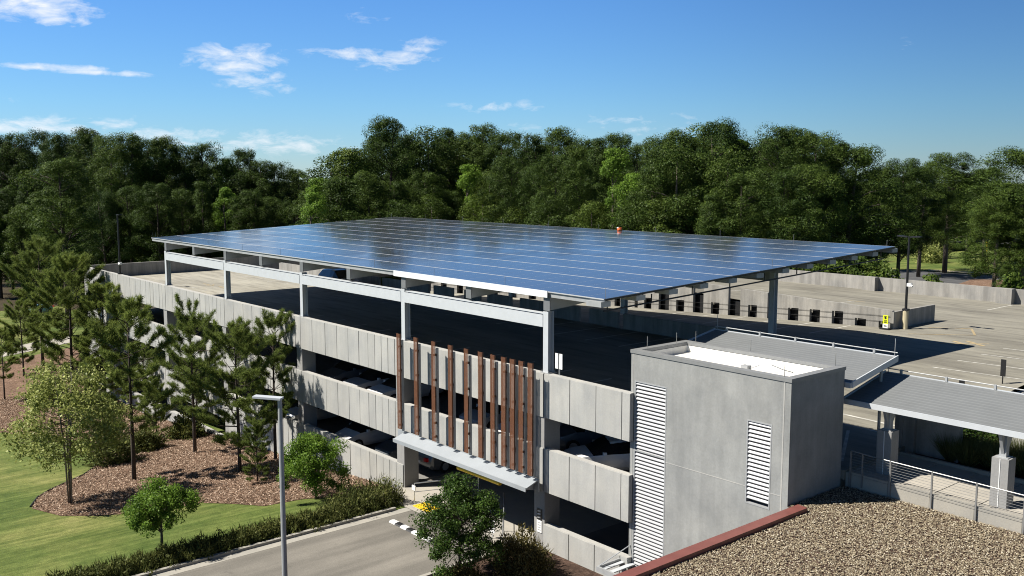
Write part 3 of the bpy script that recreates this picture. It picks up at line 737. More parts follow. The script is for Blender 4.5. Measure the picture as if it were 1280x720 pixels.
# stair tower --------------------------------------------------------------------------
xa, xb, yt, yb, zt, zb = 4.91, 12.19, .23, 3.56, 1.74, -8.6
T = thing('stair_tower', (8.55, 1.9, -8.0), 'grey concrete stair tower with two white louvered vents and white flat roof', 'tower')
w = MB(); th = .22
def front(x0, x1, z0, z1): w.box(x0, x1, yt, yt+th, z0, z1)
front(xa, 5.12, zb, zt-.08); front(6.75, 10.45, zb, zt-.08); front(11.48, xb, zb, zt-.08)
front(5.12, 6.75, .53, zt-.08); front(5.12, 6.75, zb, -7.3); front(10.45, 11.48, .02, zt-.08); front(10.45, 11.48, zb, -3.02)
w.box(xa, xa+th, yt+th, yb-th, zb, zt-.08); w.box(xb-th, xb, yt+th, yb-th, zb, zt-.08); w.box(xa, xb, yb-th, yb, zb, zt-.08)
w.build('wall', 'tower', T)
cp = MB()
for (a, b2, c_, d_) in ((xa-.03, xb+.03, yt-.03, yt+th+.06), (xa-.03, xb+.03, yb-th-.06, yb+.03), (xa-.03, xa+th+.06, yt+th+.06, yb-th-.06), (xb-th-.06, xb+.03, yt+th+.06, yb-th-.06)):
    cp.box(a, b2, c_, d_, zt-.13, zt)
cp.build('parapet_cap', 'cap_metal', T)
rf = MB(); rf.box(xa+th, xb-th, yt+th, yb-th, zt-.6, zt-.42)
rf.box(xa+th+.002, xa+th+.05, yt+th+.002, yb-th-.002, zt-.42, zt-.15); rf.box(xa+th+.05, xb-th-.002, yb-th-.05, yb-th-.002, zt-.42, zt-.15)
rf.build('roof', 'membrane', T)
dr = MB(); dr.box(9.0, 9.3, 1.75, 2.0, zt-.42, zt-.2); dr.tube([(9.3, 1.9, zt-.3), (9.6, 2.1, zt-.15), (9.95, 2.3, zt-.12), (10.3, 2.6, zt-.3), (10.5, 2.9, zt-.4)], .02, 5)
dr.build('roof_vent', 'steel_shade', T)
jn = MB(); jn.box(6.76, 10.44, yt-.008, yt+.02, -2.425, -2.40); jn.box(11.49, 11.9, yt-.008, yt+.02, -2.425, -2.40)
jn.box(11.9, 11.95, yt-.008, yt+.02, zb, zt-.14); jn.box(5.0, 5.03, yt-.006, yt+.02, zb, zt-.14)
jn.build('joint_seal', 'cap', T)
for (x0, x1, z0, z1, sp) in ((5.12, 6.75, -7.3, .53, -2.28), (10.45, 11.48, -3.02, .02, None)):
    v_ = MB(); v_.box(x0, x0+.05, yt-.01, yt+.2, z0, z1); v_.box(x1-.05, x1, yt-.01, yt+.2, z0, z1); v_.box(x0+.05, x1-.05, yt-.01, yt+.2, z1-.05, z1); v_.box(x0+.05, x1-.05, yt-.01, yt+.2, z0, z0+.05)
    if sp: v_.box(x0+.05, x1-.05, yt-.008, yt+.1, sp-.03, sp+.03)
    fr_ = v_.build('vent_frame', 'steel_shade', T)
    b_ = MB(); z = z1-.09-.15*int((z1-z0-.2)/.15)
    while z < z1-.06:
        b_.hexa([(x0+.05, yt+.0, z-.058), (x1-.05, yt+.0, z-.058), (x1-.05, yt+.045, z+.012), (x0+.05, yt+.045, z+.012), (x0+.05, yt+.0, z-.038), (x1-.05, yt+.0, z-.038), (x1-.05, yt+.045, z+.03), (x0+.05, yt+.045, z+.03)]); z += .150
    b_.build('louver_blades', 'louver', fr_)
    k_ = MB(); k_.box(x0+.02, x1-.02, yt+.205, yt+.215, z0+.02, z1-.02); k_.build('vent_backing', 'dark_metal', fr_)
for x, y in ((5.5, yb-.1), (5.02, yt+.8), (5.2, 2.6), (xb-.35, yt+.1), (8.2, yb-.1), (xb-.3, yb-.15)):
    lr = MB(); lr.tube([(x, y, zt), (x, y, zt+.45)], .012, 4); lr.build('lightning_rod', 'stainless', T)
ga = thing('entry_awning', (5.2, -.6, -7.0), 'small slatted steel awning with tie rods at the foot of the grey tower', 'awning')
m_ = MB(); m_.box(4.6, 6.4, -1.3, -1.22, -7.05, -6.85); m_.box(4.6, 4.68, -1.22, .2, -7.05, -6.85); m_.box(6.32, 6.4, -1.22, .2, -7.05, -6.85); m_.build('frame', 'steel_shade', ga)
m_ = MB()
for i in range(4): m_.box(4.68+.42*i, 4.9+.42*i, -1.2, .18, -6.98, -6.94)
m_.build('slats', 'steel', ga)
m_ = MB(); m_.tube([(4.65, -1.2, -6.86), (5.0, .22, -6.25)], .022, 6); m_.tube([(6.36, -1.2, -6.86), (6.4, .22, -6.4)], .022, 6); m_.build('tie_rod', 'alu', ga)

# pergola roofs and walkway -----------------------------------------------------------
def pergola(label, x0, x1, y0, y1, z0, z1, cols, name='pergola', dark=None, posts=()):
    xf = x0; x0s = dark or x0
    P_ = thing(name, ((x0+x1)/2, (y0+y1)/2, -2.2), label, 'pergola', 'ribbed metal pergola roofs')
    sl_ = (z1-z0)/(y1-y0); zz = lambda y: z0+sl_*(y-y0)
    m_ = MB(); n = int((y1-y0)/.2); prof = []
    for i in range(n):
        y = y0+(y1-y0)*i/n; d = (y1-y0)/n
        prof += [(y, 0), (y+d*.55, 0), (y+d*.65, .006), (y+d*.9, .006)]
    prof.append((y1, 0))
    top = [(y, zz(y)+h) for y, h in prof]; bot = [(y, z-.02) for y, z in top]
    for a in range(len(top)-1):
        m_.hexa([(x0s, bot[a][0], bot[a][1]), (x1, bot[a][0], bot[a][1]), (x1, bot[a+1][0], bot[a+1][1]), (x0s, bot[a+1][0], bot[a+1][1]), (x0s, top[a][0], top[a][1]), (x1, top[a][0], top[a][1]), (x1, top[a+1][0], top[a+1][1]), (x0s, top[a+1][0], top[a+1][1])])
    m_.build('roof_sheet', 'roofmetal', P_)
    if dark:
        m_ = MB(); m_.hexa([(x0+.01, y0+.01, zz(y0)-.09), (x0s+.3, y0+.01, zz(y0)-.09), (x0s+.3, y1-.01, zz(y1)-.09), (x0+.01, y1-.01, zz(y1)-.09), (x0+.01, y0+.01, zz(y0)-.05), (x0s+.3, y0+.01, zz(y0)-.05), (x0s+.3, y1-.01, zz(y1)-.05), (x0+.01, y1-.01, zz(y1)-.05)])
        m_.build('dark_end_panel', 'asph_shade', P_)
    m_ = MB()
    for (ya, yb_) in ((y0-.06, y0-.001), (y1+.001, y1+.06)): m_.box(x0, x1, ya, yb_, zz(ya)-.16, zz(ya)+.03)
    for xx in (x0-.05, x1+.001): m_.hexa([(xx, y0, zz(y0)-.16), (xx+.049, y0, zz(y0)-.16), (xx+.049, y1, zz(y1)-.16), (xx, y1, zz(y1)-.16), (xx, y0, zz(y0)+.07), (xx+.049, y0, zz(y0)+.07), (xx+.049, y1, zz(y1)+.07), (xx, y1, zz(y1)+.07)])
    m_.build('fascia', 'steel', P_)
    m_ = MB(); m_.tube([(x0, y1+.02, zz(y1)+.16), (x1, y1+.02, zz(y1)+.16)], .022, 6)
    x = x0+.6
    while x < x1: m_.box(x-.04, x+.04, y1-.02, y1+.06, zz(y1)+.01, zz(y1)+.19); x += 1.75
    for xx in (x0+.1, x1-.1): m_.tube([(xx, y1, zz(y1)), (xx, y1, zz(y1)+.7)], .012, 4)
    m_.build('snow_rail', 'steel_shade', P_)
    m_ = MB()
    for y in (y0+.5, y1-.5): m_.box(x0+.1, x1-.1, y-.06, y+.06, zz(y)-.25, zz(y)-.03)
    m_.build('rafter_beam', 'steel_shade', P_)
    for (x, y, zbase) in posts:
        m_ = MB(); m_.tube([(x, y, zbase), (x, y, zz(y)-.05)], .06, 10); m_.build('post', 'steel_shade', P_)
    for (x, y, zc, zbase) in cols:
        m_ = MB(); m_.box(x-.27, x+.27, y-.27, y+.27, zbase, zc)
        c_ = m_.build('column', 'side', P_)
        m_ = MB(); m_.box(x-.012, x+.012, y-.285, y-.27, zbase, zc-.01); m_.build('column_joint', 'white', c_)
        m_ = MB(); m_.box(x-.11, x+.11, y-.11, y+.11, zc, zz(y)-.02); m_.hexa([(x-.05, y-.1, zc+.1), (x+.05, y-.1, zc+.1), (x+.05, y+.1, zc+.1), (x-.05, y+.1, zc+.1), (x-.05, y-.45, zz(y-.45)-.1), (x+.05, y-.45, zz(y-.45)-.1), (x+.05, y+.9, zz(y+.9)-.12), (x-.05, y+.9, zz(y+.9)-.12)])
        m_.box(x-.2, x+.2, y-.2, y+.2, zc, zc+.03); m_.build('post_head', 'steel_shade', c_)
    return P_
pergola('ribbed grey metal roof just behind the tower, sunlit all over', 3.85, 12.4, 3.68, 6.88, 1.13, 1.7, [], posts=[(12.15, 6.2, -1.9), (4.4, 6.2, -1.1)])
pergola('ribbed grey metal roof over the walkway, one corner dark in shadow', 11.85, 30.0, 4.17, 7.12, .4, 1.0, [(13.25, 4.85, -.6, -2.3), (17.4, 4.6, -.62, -2.5), (21.6, 4.6, -.62, -2.6), (25.8, 4.6, -.62, -2.6)])
wk = MB()
for i in range(12):
    x = 12.42+1.5*i
    for j, (ya, yb_) in enumerate(((3.9, 5.5), (5.5, 7.4))): wk.box(x+.006, x+1.494, ya+.006, yb_-.006, -2.7, -2.2-.02*i)
tag(wk.build('walkway_pavement', 'walk'), kind='structure')
wk = MB()
for i in range(12):
    x = 12.42+1.5*i; wk.box(x+.005, x+1.495, 3.72, 3.899, -2.9, -2.13-.02*i)
tag(wk.build('walkway_kerb', 'kerb'), kind='structure')
wk = MB(); wk.hexa([(12.3, 3.72, -2.9), (12.415, 3.72, -2.9), (12.415, 7.4, -2.7), (12.3, 7.4, -2.7), (12.3, 3.72, -2.17), (12.415, 3.72, -2.17), (12.415, 7.4, -2.10), (12.3, 7.4, -2.10)])
wk.box(12.42, 30, 7.41, 7.55, -2.8, -2.1)
tag(wk.build('planter_kerb', 'kerb'), kind='structure')
wk = MB(); wk.face([(12.2, 7.55, -2.25), (30, 7.55, -2.25), (30, 11.5, -2.25), (12.2, 11.5, -2.25)]); tag(wk.build('planter_ground', 'bark_mulch'), kind='structure')
bw = MB(); bw.box(11.9, 12.2, 7.9, 8.6, -2.3, -.75); bw.box(12.2, 12.65, 8.0, 8.5, -2.3, -.82); bw.box(12.65, 14.3, 8.2, 8.5, -2.3, -.85)
tag(bw.build('block_wall', 'wall', None, (13, 8.3, -2.25)), 'short grey concrete block wall with dark end under the walkway roof', 'wall')
bw = MB(); bw.box(14.6, 30, 10.6, 10.85, -2.6, -.55)
tag(bw.build('planter_wall', 'cap', None, (20, 10.7, -2.25)), 'pale sunlit wall behind the shrubs and grasses of the planter', 'wall')
rl = thing('railing', (19, 3.8, -2.6), 'stainless steel railing with thin horizontal cables along the gravel roof', 'railing')
rt_ = MB(); rt_.tube([(12.5, 3.68, -1.32), (13.2, 3.68, -1.36), (30, 3.68, -1.62)], .022, 8); rt_.build('top_rail', 'stainless', rl)
for i in range(12):
    x = 12.52+1.49*i if i else 12.5
    p_ = MB(); zz = -1.33-.0155*(x-12.5); p_.box(x-.025, x+.025, 3.655, 3.705, zz-1.45, zz); p_.build('post', 'stainless', rl)
p_ = MB(); p_.box(12.95-.02, 12.95+.02, 3.66, 3.70, -2.6, -1.34); p_.build('post', 'stainless', rl)
for j in range(9):
    c = MB(); z = -1.44-.095*j; c.tube([(12.5, 3.68, z), (30, 3.68, z-.27)], .006, 4); c.build('cable', 'stainless', rl)

# camera-side gravel roof -----------------------------------------------------------------
GB = thing('gravel_roof_building', (20, -8, -8), 'low building with pebble covered flat roof and dark red metal coping', 'building')
m_ = MB(); m_.box(12.72, 44, -24, 3.7, -8.4, -2.72); m_.box(12.195, 12.72, .21, 3.7, -8.4, -2.72); m_.build('wall', 'wall', GB)
m_ = MB(); m_.hexa([(12.62, -24, -2.72), (12.98, -24, -2.72), (12.98, .2, -2.72), (12.62, .2, -2.72), (12.62, -24, -2.5), (12.98, -24, -2.53), (12.98, .2, -2.53), (12.62, .2, -2.5)])
m_.build('coping', 'coping', GB)
g = np.random.default_rng(3); n = 75000
xs = g.uniform(12.2, 22, n); ys = g.uniform(-10.5, 3.66, n)
keep = (xs > 13.0) | ((xs > 12.24) & (ys > .24))
cpos = np.stack([xs, ys, np.full(n, -2.70)], 1)[keep]; n = len(cpos)
sz = g.uniform(.014, .034, (n, 1))*np.array([1, 1, .7])
octv = np.array([(1, 0, 0), (0, 1, 0), (-1, 0, 0), (0, -1, 0), (.1, .1, 1), (0, 0, -1)], float)
rot = g.uniform(0, 6.28, n); cs, sn = np.cos(rot), np.sin(rot)
ov = octv[None]*g.uniform(.65, 1.3, (n, 6, 1)); ov = np.stack([ov[..., 0]*cs[:, None]-ov[..., 1]*sn[:, None], ov[..., 0]*sn[:, None]+ov[..., 1]*cs[:, None], ov[..., 2]], -1)
V = cpos[:, None]+ov*sz[:, None]; V[..., 2] += .02+g.uniform(0, .025, (n, 1))
F = np.array([(0, 1, 4), (1, 2, 4), (2, 3, 4), (3, 0, 4)]); FF = (np.arange(n)[:, None, None]*6+F[None]).reshape(-1)
me = bpy.data.meshes.new('gravel'); me.vertices.add(n*6); me.vertices.foreach_set('co', V.reshape(-1).astype(np.float32))
me.loops.add(n*12); me.loops.foreach_set('vertex_index', FF.astype(np.int32)); me.polygons.add(n*4); me.polygons.foreach_set('loop_start', np.arange(0, n*12, 3, dtype=np.int32)); me.update(calc_edges=True)
mt, t, b = nt('pebbles'); gg = t.nodes.new('ShaderNodeNewGeometry')
t.links.new(ramp(t, gg.outputs['Random Per Island'], [(0, (.045, .036, .024)), (.25, (.125, .097, .060)), (.6, (.215, .172, .108)), (.85, (.32, .27, .18)), (1, (.46, .42, .33))]), b.inputs['Base Color']); b.inputs['Roughness'].default_value = .75
M['pebble'] = mt; me.materials.append(mt)
o = bpy.data.objects.new('gravel', me); col.objects.link(o); o['kind'] = 'stuff'; o['label'] = 'loose tan pebbles covering the flat roof'
m_ = MB(); m_.face([(12.985, -24, -2.705), (44, -24, -2.705), (44, 3.69, -2.705), (12.985, 3.69, -2.705)]); m_.face([(12.2, .21, -2.705), (12.985, .21, -2.705), (12.985, 3.69, -2.705), (12.2, 3.69, -2.705)]); m_.build('roof_bed', 'bark_mulch', GB)

# lamps, signs and small furniture -----------------------------------------------------------
def lamp_front():
    L_ = thing('lamp_post', (.55, -12.7, -7.9), 'tall slim silver lamp post with one flat head beside the driveway', 'lamp post')
    m_ = MB(); m_.tube([(.55, -12.7, -7.9), (.55, -12.7, .92)], [.105, .075], 14); m_.build('pole', 'steel_shade', L_)
    m_ = MB(); d = np.array([-.78, -.62]); 
    a = np.array([.55, -12.7]); 
    m_.bar((*(a-d*.08), .95), (*(a+d*.95), .98), .30, .07); m_.build('lamp_head', 'steel', L_)
    m_ = MB(); m_.box(.35, .75, -12.9, -12.5, -7.9, -7.86); m_.build('base_plate', 'steel_shade', L_)
lamp_front()
def deck_lamp(x, y, z0, z1, label, twin, base=True):
    L_ = thing('lamp_post', (x, y, z0), label, 'lamp post', 'dark rooftop lamp posts')
    m_ = MB(); m_.tube([(x, y, z0), (x, y, z1)], [.085, .065], 10); m_.build('pole', 'black', L_)
    m_ = MB()
    for s in ((-1, 1) if twin else (1,)): m_.bar((x+s*.1, y, z1-.02), (x+s*.75, y, z1+.02), .3, .07)
    m_.build('lamp_head', 'dark_metal', L_)
    m_ = MB(); m_.box(x-.17, x+.17, y-.17, y+.17, z0, z0+.12); m_.build('base_plate', 'dark_metal', L_)
    m_ = MB(); zc = z0+1.55 if twin else z0+.85; m_.box(x+.06, x+.3, y-.16, y+.1, zc, zc+.2); m_.tube([(x+.3, y-.1, zc+.08), (x+.42, y-.14, zc+.02)], .07, 8); m_.build('camera_box', 'white', L_)
    return L_
pd = MB(); pd.tube([(.62, 30.3, -1.1), (.62, 30.3, .08)], .17, 12)
tag(pd.build('lamp_pedestal', 'ochre', None, (.62, 30.3, -1.1)), 'cream painted pedestal against the dark end of the ramp wall', 'pedestal')
deck_lamp(.62, 30.3, .08, 4.75, 'black twin lamp post on a cream pedestal at the end of the ramp wall', True)
deck_lamp(-55.0, .22, .03, 5.2, 'thin dark lamp post on the parapet near the far left deck corner', False)
for (px, py0, py1, lb, d) in ((1220, 318, 352, 'short brown street lamp pole on the mulch beyond the far wall', 165), (1263, 292, 366, 'tall dark street pole before the right hand pines', 150)):
    q = CAM+ray(px, py0)*d/1.0; L_ = thing('street_pole', (q[0], q[1], -9.0), lb, 'pole')
    m_ = MB(); m_.tube([(q[0], q[1], -9.0), (q[0], q[1], q[2])], [.16, .11], 8); m_.build('pole', 'bark' if d == 165 else 'dark_metal', L_)
    m_ = MB(); m_.bar((q[0], q[1], q[2]), (q[0]+1.0, q[1]+.9, q[2]+.05), .3, .12); m_.build('lamp_head', 'dark_metal', L_)
q = on_z(1233, 315, -9); m_ = MB(); m_.tube([(q[0], q[1], -9), (q[0], q[1], -6.9), (q[0], q[1], -6.7)], [.2, .2, .1], 10)
tag(m_.build('bollard', 'yellow', None, (q[0], q[1], -9)), 'yellow post on the far lawn under the right pines', 'bollard')
for (x, y, lb) in ((12.0, 13.3, 'black flat sign post on the deck edge nearer the ribbed roof'), (11.5, 18.6, 'black flat sign post on the deck edge farther from the ribbed roof')):
    t_ = thing('sign_post', (x, y, deckz(x, y)), lb, 'sign post', 'black posts at the deck edge')
    z = deckz(x, y); up_ = .45 if y < 15 else 0; m_ = MB(); m_.tube([(x, y, z), (x, y, z+.6+up_)], .03, 6); m_.build('post', 'black', t_)
    m_ = MB(); m_.box(x-.11, x+.11, y-.03, y+.03, z+.35+up_, z+1.15+up_); m_.build('sign_panel', 'black', t_)
bx = MB(); bx.box(12.5, 13.3, 20.4, 21.8, -1.6, -.45); tag(bx.build('utility_box', 'cap', None, (12.9, 21, -1.4)), 'pale grey concrete box at the right edge of the deck', 'box')
ys_ = thing('yellow_sign', (-.1, 29.2, -1.1), 'bright yellow upright warning sign at the end of the ramp wall', 'sign')
m_ = MB(); m_.box(-.26, .08, 29.14, 29.2, -.74, -.2); m_.build('sign_panel', 'acid', ys_)
m_ = MB(); m_.box(-.26, .08, 29.14, 29.2, -1.0, -.74); m_.build('white_panel', 'white', ys_)
m_ = MB(); m_.prism([(-.09+.075*math.cos(i_*.6283), -.36+.075*math.sin(i_*.6283)) for i_ in range(10)], 'y', 29.128, 29.139); m_.box(-.19, .01, 29.128, 29.139, -.28, -.255); m_.box(-.19, .01, 29.128, 29.139, -.52, -.49); m_.box(-.17, -.01, 29.128, 29.139, -.58, -.555); m_.box(-.19, .01, 29.128, 29.139, -.66, -.62); m_.box(-.18, .0, 29.128, 29.139, -.9, -.84)
m_.build('sign_marks', 'black', ys_)
m_ = MB(); m_.box(-.4, .2, 29.0, 29.4, -1.1, -1.0); m_.build('base', 'black', ys_)
ps = thing('post_sign', (.75, .28, .03), 'small pole with two narrow white sign plates on the parapet by the canopy column', 'sign')
m_ = MB(); m_.tube([(.72, .28, .03), (.72, .28, .92)], .03, 6); m_.build('post', 'steel_shade', ps)
for dx in (-.13, .13):
    m_ = MB(); m_.box(.72+dx-.09, .72+dx+.09, .23, .25, .30, .97); m_.build('sign_panel', 'white', ps)
cs_ = thing('column_sign', (-.28, .03, -6.7), 'black sign plate above a white sign plate on the driveway column', 'sign')
m_ = MB(); m_.box(-.42, -.10, .015, .044, -6.62, -6.12); m_.build('black_plate', 'black', cs_)
m_ = MB(); m_.box(-.42, -.10, .015, .044, -7.2, -6.66); m_.build('white_plate', 'white', cs_)
m_ = MB()
for i in range(3): m_.hexa([(-.36, .006, -6.26-.14*i), (-.17, .006, -6.23-.14*i), (-.17, .014, -6.23-.14*i), (-.36, .014, -6.26-.14*i), (-.36, .006, -6.21-.14*i), (-.17, .006, -6.18-.14*i), (-.17, .014, -6.18-.14*i), (-.36, .014, -6.21-.14*i)])
m_.build('white_marks', 'white', cs_)
m_ = MB()
for i in range(4): m_.box(-.36, -.17, .006, .014, -6.76-.11*i, -6.735-.11*i)
m_.build('text_lines', 'steel_shade', cs_)
sb = thing('speed_bump', (-4.9, -3.2, -7.88), 'black and white striped speed bump across the driveway', 'speed bump')
for i in range(10):
    x = -7.2+.46*i; m_ = MB(); m_.prism([(-3.38, -7.884), (-3.33, -7.82), (-3.2, -7.80), (-3.07, -7.82), (-3.02, -7.884)], 'x', x, x+.455)
    m_.build('white_block' if i % 2 == 0 else 'black_block', 'white' if i % 2 == 0 else 'black', sb)
m_ = MB(); m_.box(-8.3, -7.0, -1.25, -.45, -7.88, -7.84)
for i in range(6):
    for j in range(4): m_.tube([(-8.2+.21*i, -1.15+.19*j, -7.84), (-8.2+.21*i, -1.15+.19*j, -7.82)], [.05, .035], 6)
tag(m_.build('tactile_pad', 'yellow', None, (-7.6, -.85, -7.88)), 'yellow tactile warning pad on the pavement at the driveway entrance', 'warning pad')
def hand(label, pts, zb_, plates):
    h_ = thing('handrail', (pts[0][0], pts[0][1], zb_), label, 'handrail', 'handrails at the driveway entrance')
    m_ = MB(); m_.tube([(x, y, zb_+1.0) for x, y in pts], .025, 6); m_.tube([(x, y, zb_+.55) for x, y in pts], .018, 6); m_.build('rail', 'alu', h_)
    for x, y in pts:
        m_ = MB(); m_.tube([(x, y, zb_), (x, y, zb_+1.0)], .025, 6); m_.build('post', 'alu', h_)
    return h_
hl_ = hand('short steel handrail beside the yellow warning pad', [(-8.65, -.9), (-8.1, .6), (-7.5, 2.3)], -7.87, None)
m_ = MB(); m_.box(-8.75, -8.45, -.99, -.95, -7.2, -6.95); m_.build('sign_panel', 'white', hl_)
hand('steel handrail on the pavement right of the round tree', [(-4.6, 1.6), (-2.7, .0), (-1.2, -1.3)], -7.87, None)
sg = thing('curb_sign', (-3.0, -.4, -7.87), 'small white and black sign on a short post beside the round tree', 'sign')
m_ = MB(); m_.tube([(-2.35, -.95, -7.87), (-2.35, -.95, -7.2)], .025, 6); m_.build('post', 'alu', sg)
m_ = MB(); m_.box(-2.55, -2.15, -1.0, -.97, -7.55, -6.95); m_.build('sign_panel', 'white', sg)
m_ = MB(); m_.box(-2.47, -2.23, -1.01, -1.001, -7.2, -7.02); m_.box(-2.47, -2.3, -1.01, -1.001, -7.45, -7.32); m_.build('sign_marks', 'black', sg)
sp = on_z(1090, 514, deckz(9.5, 9.2)); m_ = MB(); m_.prism([(sp[1]-.3, deckz(9.8, 9)-.05), (sp[1]-.22, deckz(9.8, 9)+.14), (sp[1]+.22, deckz(9.8, 9)+.16), (sp[1]+.3, deckz(9.8, 9)-.05)], 'x', sp[0]-.55, sp[0]+.6)
tag(m_.build('wheel_stop', 'yellow', None, (sp[0], sp[1], sp[2])), 'bright yellow wheel stop on the deck behind the walkway column', 'wheel stop')

# far buildings glimpsed between trees ---------------------------------------------------------
def far_house(label, px0, px1, py0, d, mat, name='office_building'):
    a = CAM+ray(px0, 219)*d; b_ = CAM+ray(px1, 219)*d; top = (CAM+ray((px0+px1)/2, py0)*d)[2]
    u = Vector((b_[0]-a[0], b_[1]-a[1], 0)); L = u.length; u.normalize(); v = Vector((-u.y, u.x, 0))
    h_ = thing(name, (a[0], a[1], -9), label, 'building')
    P = lambda s, tt, z: tuple(Vector((a[0], a[1], z))+u*s+v*tt)
    m_ = MB(); m_.hexa([P(0, 0, -9.2), P(L, 0, -9.2), P(L, 18, -9.2), P(0, 18, -9.2), P(0, 0, top), P(L, 0, top), P(L, 18, top), P(0, 18, top)]); m_.build('wall', mat, h_)
    m_ = MB(); m_.hexa([P(-.4, -.4, top), P(L+.4, -.4, top), P(L+.4, 18.4, top), P(-.4, 18.4, top), P(-.4, -.4, top+.5), P(L+.4, -.4, top+.5), P(L+.4, 18.4, top+.5), P(-.4, 18.4, top+.5)]); m_.build('roof', 'steel_shade', h_)
    z = -7.5
    while z < top-2.4:
        s = 1.5
        while s < L-3:
            m_ = MB(); m_.hexa([P(s, -.05, z), P(s+2.4, -.05, z), P(s+2.4, .1, z), P(s, .1, z), P(s, -.05, z+1.5), P(s+2.4, -.05, z+1.5), P(s+2.4, .1, z+1.5), P(s, .1, z+1.5)]); m_.build('window', 'house_glass', h_); s += 4.0
        z += 3.6
far_house('white office building glimpsed through trunks behind the solar roof corner', 935, 1010, 268, 230, 'house_wall')
far_house('pale office building glimpsed between the right pines', 1085, 1122, 272, 240, 'house_wall')
far_house('small blue walled shed glimpsed beside the tall right pine', 1068, 1084, 286, 205, 'blue_panel', 'shed')
# ------------------------------------------------------------------ trees and shrubs
def puffs(g, n, cb, H, prof, pr, low=.1):
    t = cb+(1-cb)*.965*g.uniform(0, 1, n)**.9; a = g.uniform(0, 6.283, n); ph_ = g.uniform(0, 6.28, 3); lobe = 1+.24*np.sin(2*a+ph_[0]+t*9)+.16*np.sin(3*a+ph_[1]-t*14); rho = prof((t-cb)/(1-cb))*np.sqrt(g.uniform(low, 1, n))*lobe
    return np.stack([rho*np.cos(a), rho*np.sin(a), t*H], 1), g.uniform(pr[0], pr[1], n)
def crown_leaves(g, c, r, per, size, flat=.7, aspect=.6, jit=.55, shell=(.55, 1.05)):
    n = len(c)*per; ci = np.repeat(c, per, 0); ri = np.repeat(r, per)[:, None]
    d = unit(g.normal(0, 1, (n, 3))+np.array([0, 0, .25]))
    p = ci+d*ri*g.uniform(shell[0], shell[1], (n, 1))*np.array([1, 1, flat])
    return leaf_quads(p, d+np.array([0, 0, .35]), size, g, aspect, jit)
def wobble(g, pts, s): return [tuple(np.array(p)+g.normal(0, s, 3)*np.array([1, 1, .2])) if i else p for i, p in enumerate(pts)]
def forest_tree(seed, name, kind, H=24.0):
    g = np.random.default_rng(seed); t = thing(name, (0, 0, 0), name, 'tree')
    if kind == 'pine':
        cb = g.uniform(.27, .42); Rr = g.uniform(3.9, 4.8); prof = lambda s: Rr*np.clip(np.sin(math.pi*(.20+.74*s)), .05, 1)**.8
        c, r = puffs(g, 120, cb, H, prof, (.5, 1.5)); V = crown_leaves(g, c, r, 380, .20, .86, .42, .4, (.62, 1.1)); mat, bk = 'needle', 'bark'
    elif kind == 'round':
        cb = .3; Rr = 5.0; prof = lambda s: Rr*np.clip(np.sin(math.pi*(.22+.74*s)), .05, 1)**.7
        c, r = puffs(g, 160, cb, H, prof, (.55, 1.6)); V = crown_leaves(g, c, r, 420, .21, .85, .42, .4, (.62, 1.1)); mat, bk = 'needle', 'bark_grey'
    elif kind == 'spire':
        cb = .22; Rr = 3.6; prof = lambda s: Rr*(1.02-s)**.75
        c, r = puffs(g, 110, cb, H, prof, (.45, 1.35)); V = crown_leaves(g, c, r, 340, .20, .75, .42, .4, (.62, 1.1)); mat, bk = 'needle', 'bark'
    elif kind == 'broad':
        cb = .16; Rr = 4.4; prof = lambda s: Rr*np.clip(np.sin(math.pi*(.2+.75*s)), .05, 1)**.7
        c, r = puffs(g, 85, cb, H, prof, (.9, 1.7)); V = crown_leaves(g, c, r, 330, .25, .8, .65, .55, (.6, 1.1)); mat, bk = 'broad', 'bark_grey'
    else:
        cb = .1; Rr = 3.2; prof = lambda s: Rr*np.clip(np.sin(math.pi*(.18+.8*s)), .05, 1)**.8
        c, r = puffs(g, 80, cb, H, prof, (.7, 1.3)); V = crown_leaves(g, c, r, 330, .25, .85, .65, .55, (.6, 1.1)); mat, bk = 'bright', 'bark_grey'
    quads_obj('crown', V, mat, t)
    m_ = MB(); lean = g.normal(0, .4, 2)
    tr = [(lean[0]*s*s, lean[1]*s*s, H*.93*s) for s in (0, .25, .5, .75, 1)]
    m_.tube(tr, [.34, .29, .23, .15, .05], 8)
    for i in g.choice(len(c), 26, replace=False):
        z = max(H*.18, c[i][2]-1.2-abs(g.normal(0, .8))); s = z/(H*.93)
        if s > .95: continue
        p0 = np.array([lean[0]*s*s, lean[1]*s*s, z]); mid = (p0+c[i])/2+np.array([0, 0, .25]); m_.tube([p0, mid, c[i]], [.11*(1.1-s), .07, .03], 5)
    if kind == 'pine':
        for k in range(7):
            z = H*g.uniform(.2, cb); a = g.uniform(0, 6.28); L = g.uniform(.6, 2.0); s = z/(H*.93)
            m_.tube([(lean[0]*s*s, lean[1]*s*s, z), (math.cos(a)*L, math.sin(a)*L, z+g.uniform(-.2, .5))], [.06, .02], 5)
    m_.build('trunk', bk, t, smooth=True)
    return t
PROTO = [('pine_tree', 'pine'), ('pine_tree', 'pine'), ('pine_tree', 'pine'), ('pine_tree', 'pine'), ('conifer_tree', 'spire'), ('broadleaf_tree', 'broad'), ('broadleaf_tree', 'broad'), ('broadleaf_tree', 'bright'), ('pine_tree', 'round'), ('pine_tree', 'round')]
FT = [forest_tree(100+i, n_, k_) for i, (n_, k_) in enumerate(PROTO)]
index_kids(); ft_used = set()
ORDN = 'first second third fourth fifth sixth seventh eighth ninth tenth eleventh twelfth thirteenth fourteenth fifteenth sixteenth seventeenth eighteenth nineteenth twentieth'.split()
def ordw(i):
    if i < 20: return ORDN[i]
    tens = {2: 'twenty', 3: 'thirty', 4: 'forty', 5: 'fifty', 6: 'sixty'}[(i+1)//10]; u = (i+1) % 10
    return tens[:-1]+'ieth' if u == 0 else tens+'-'+ORDN[u-1]
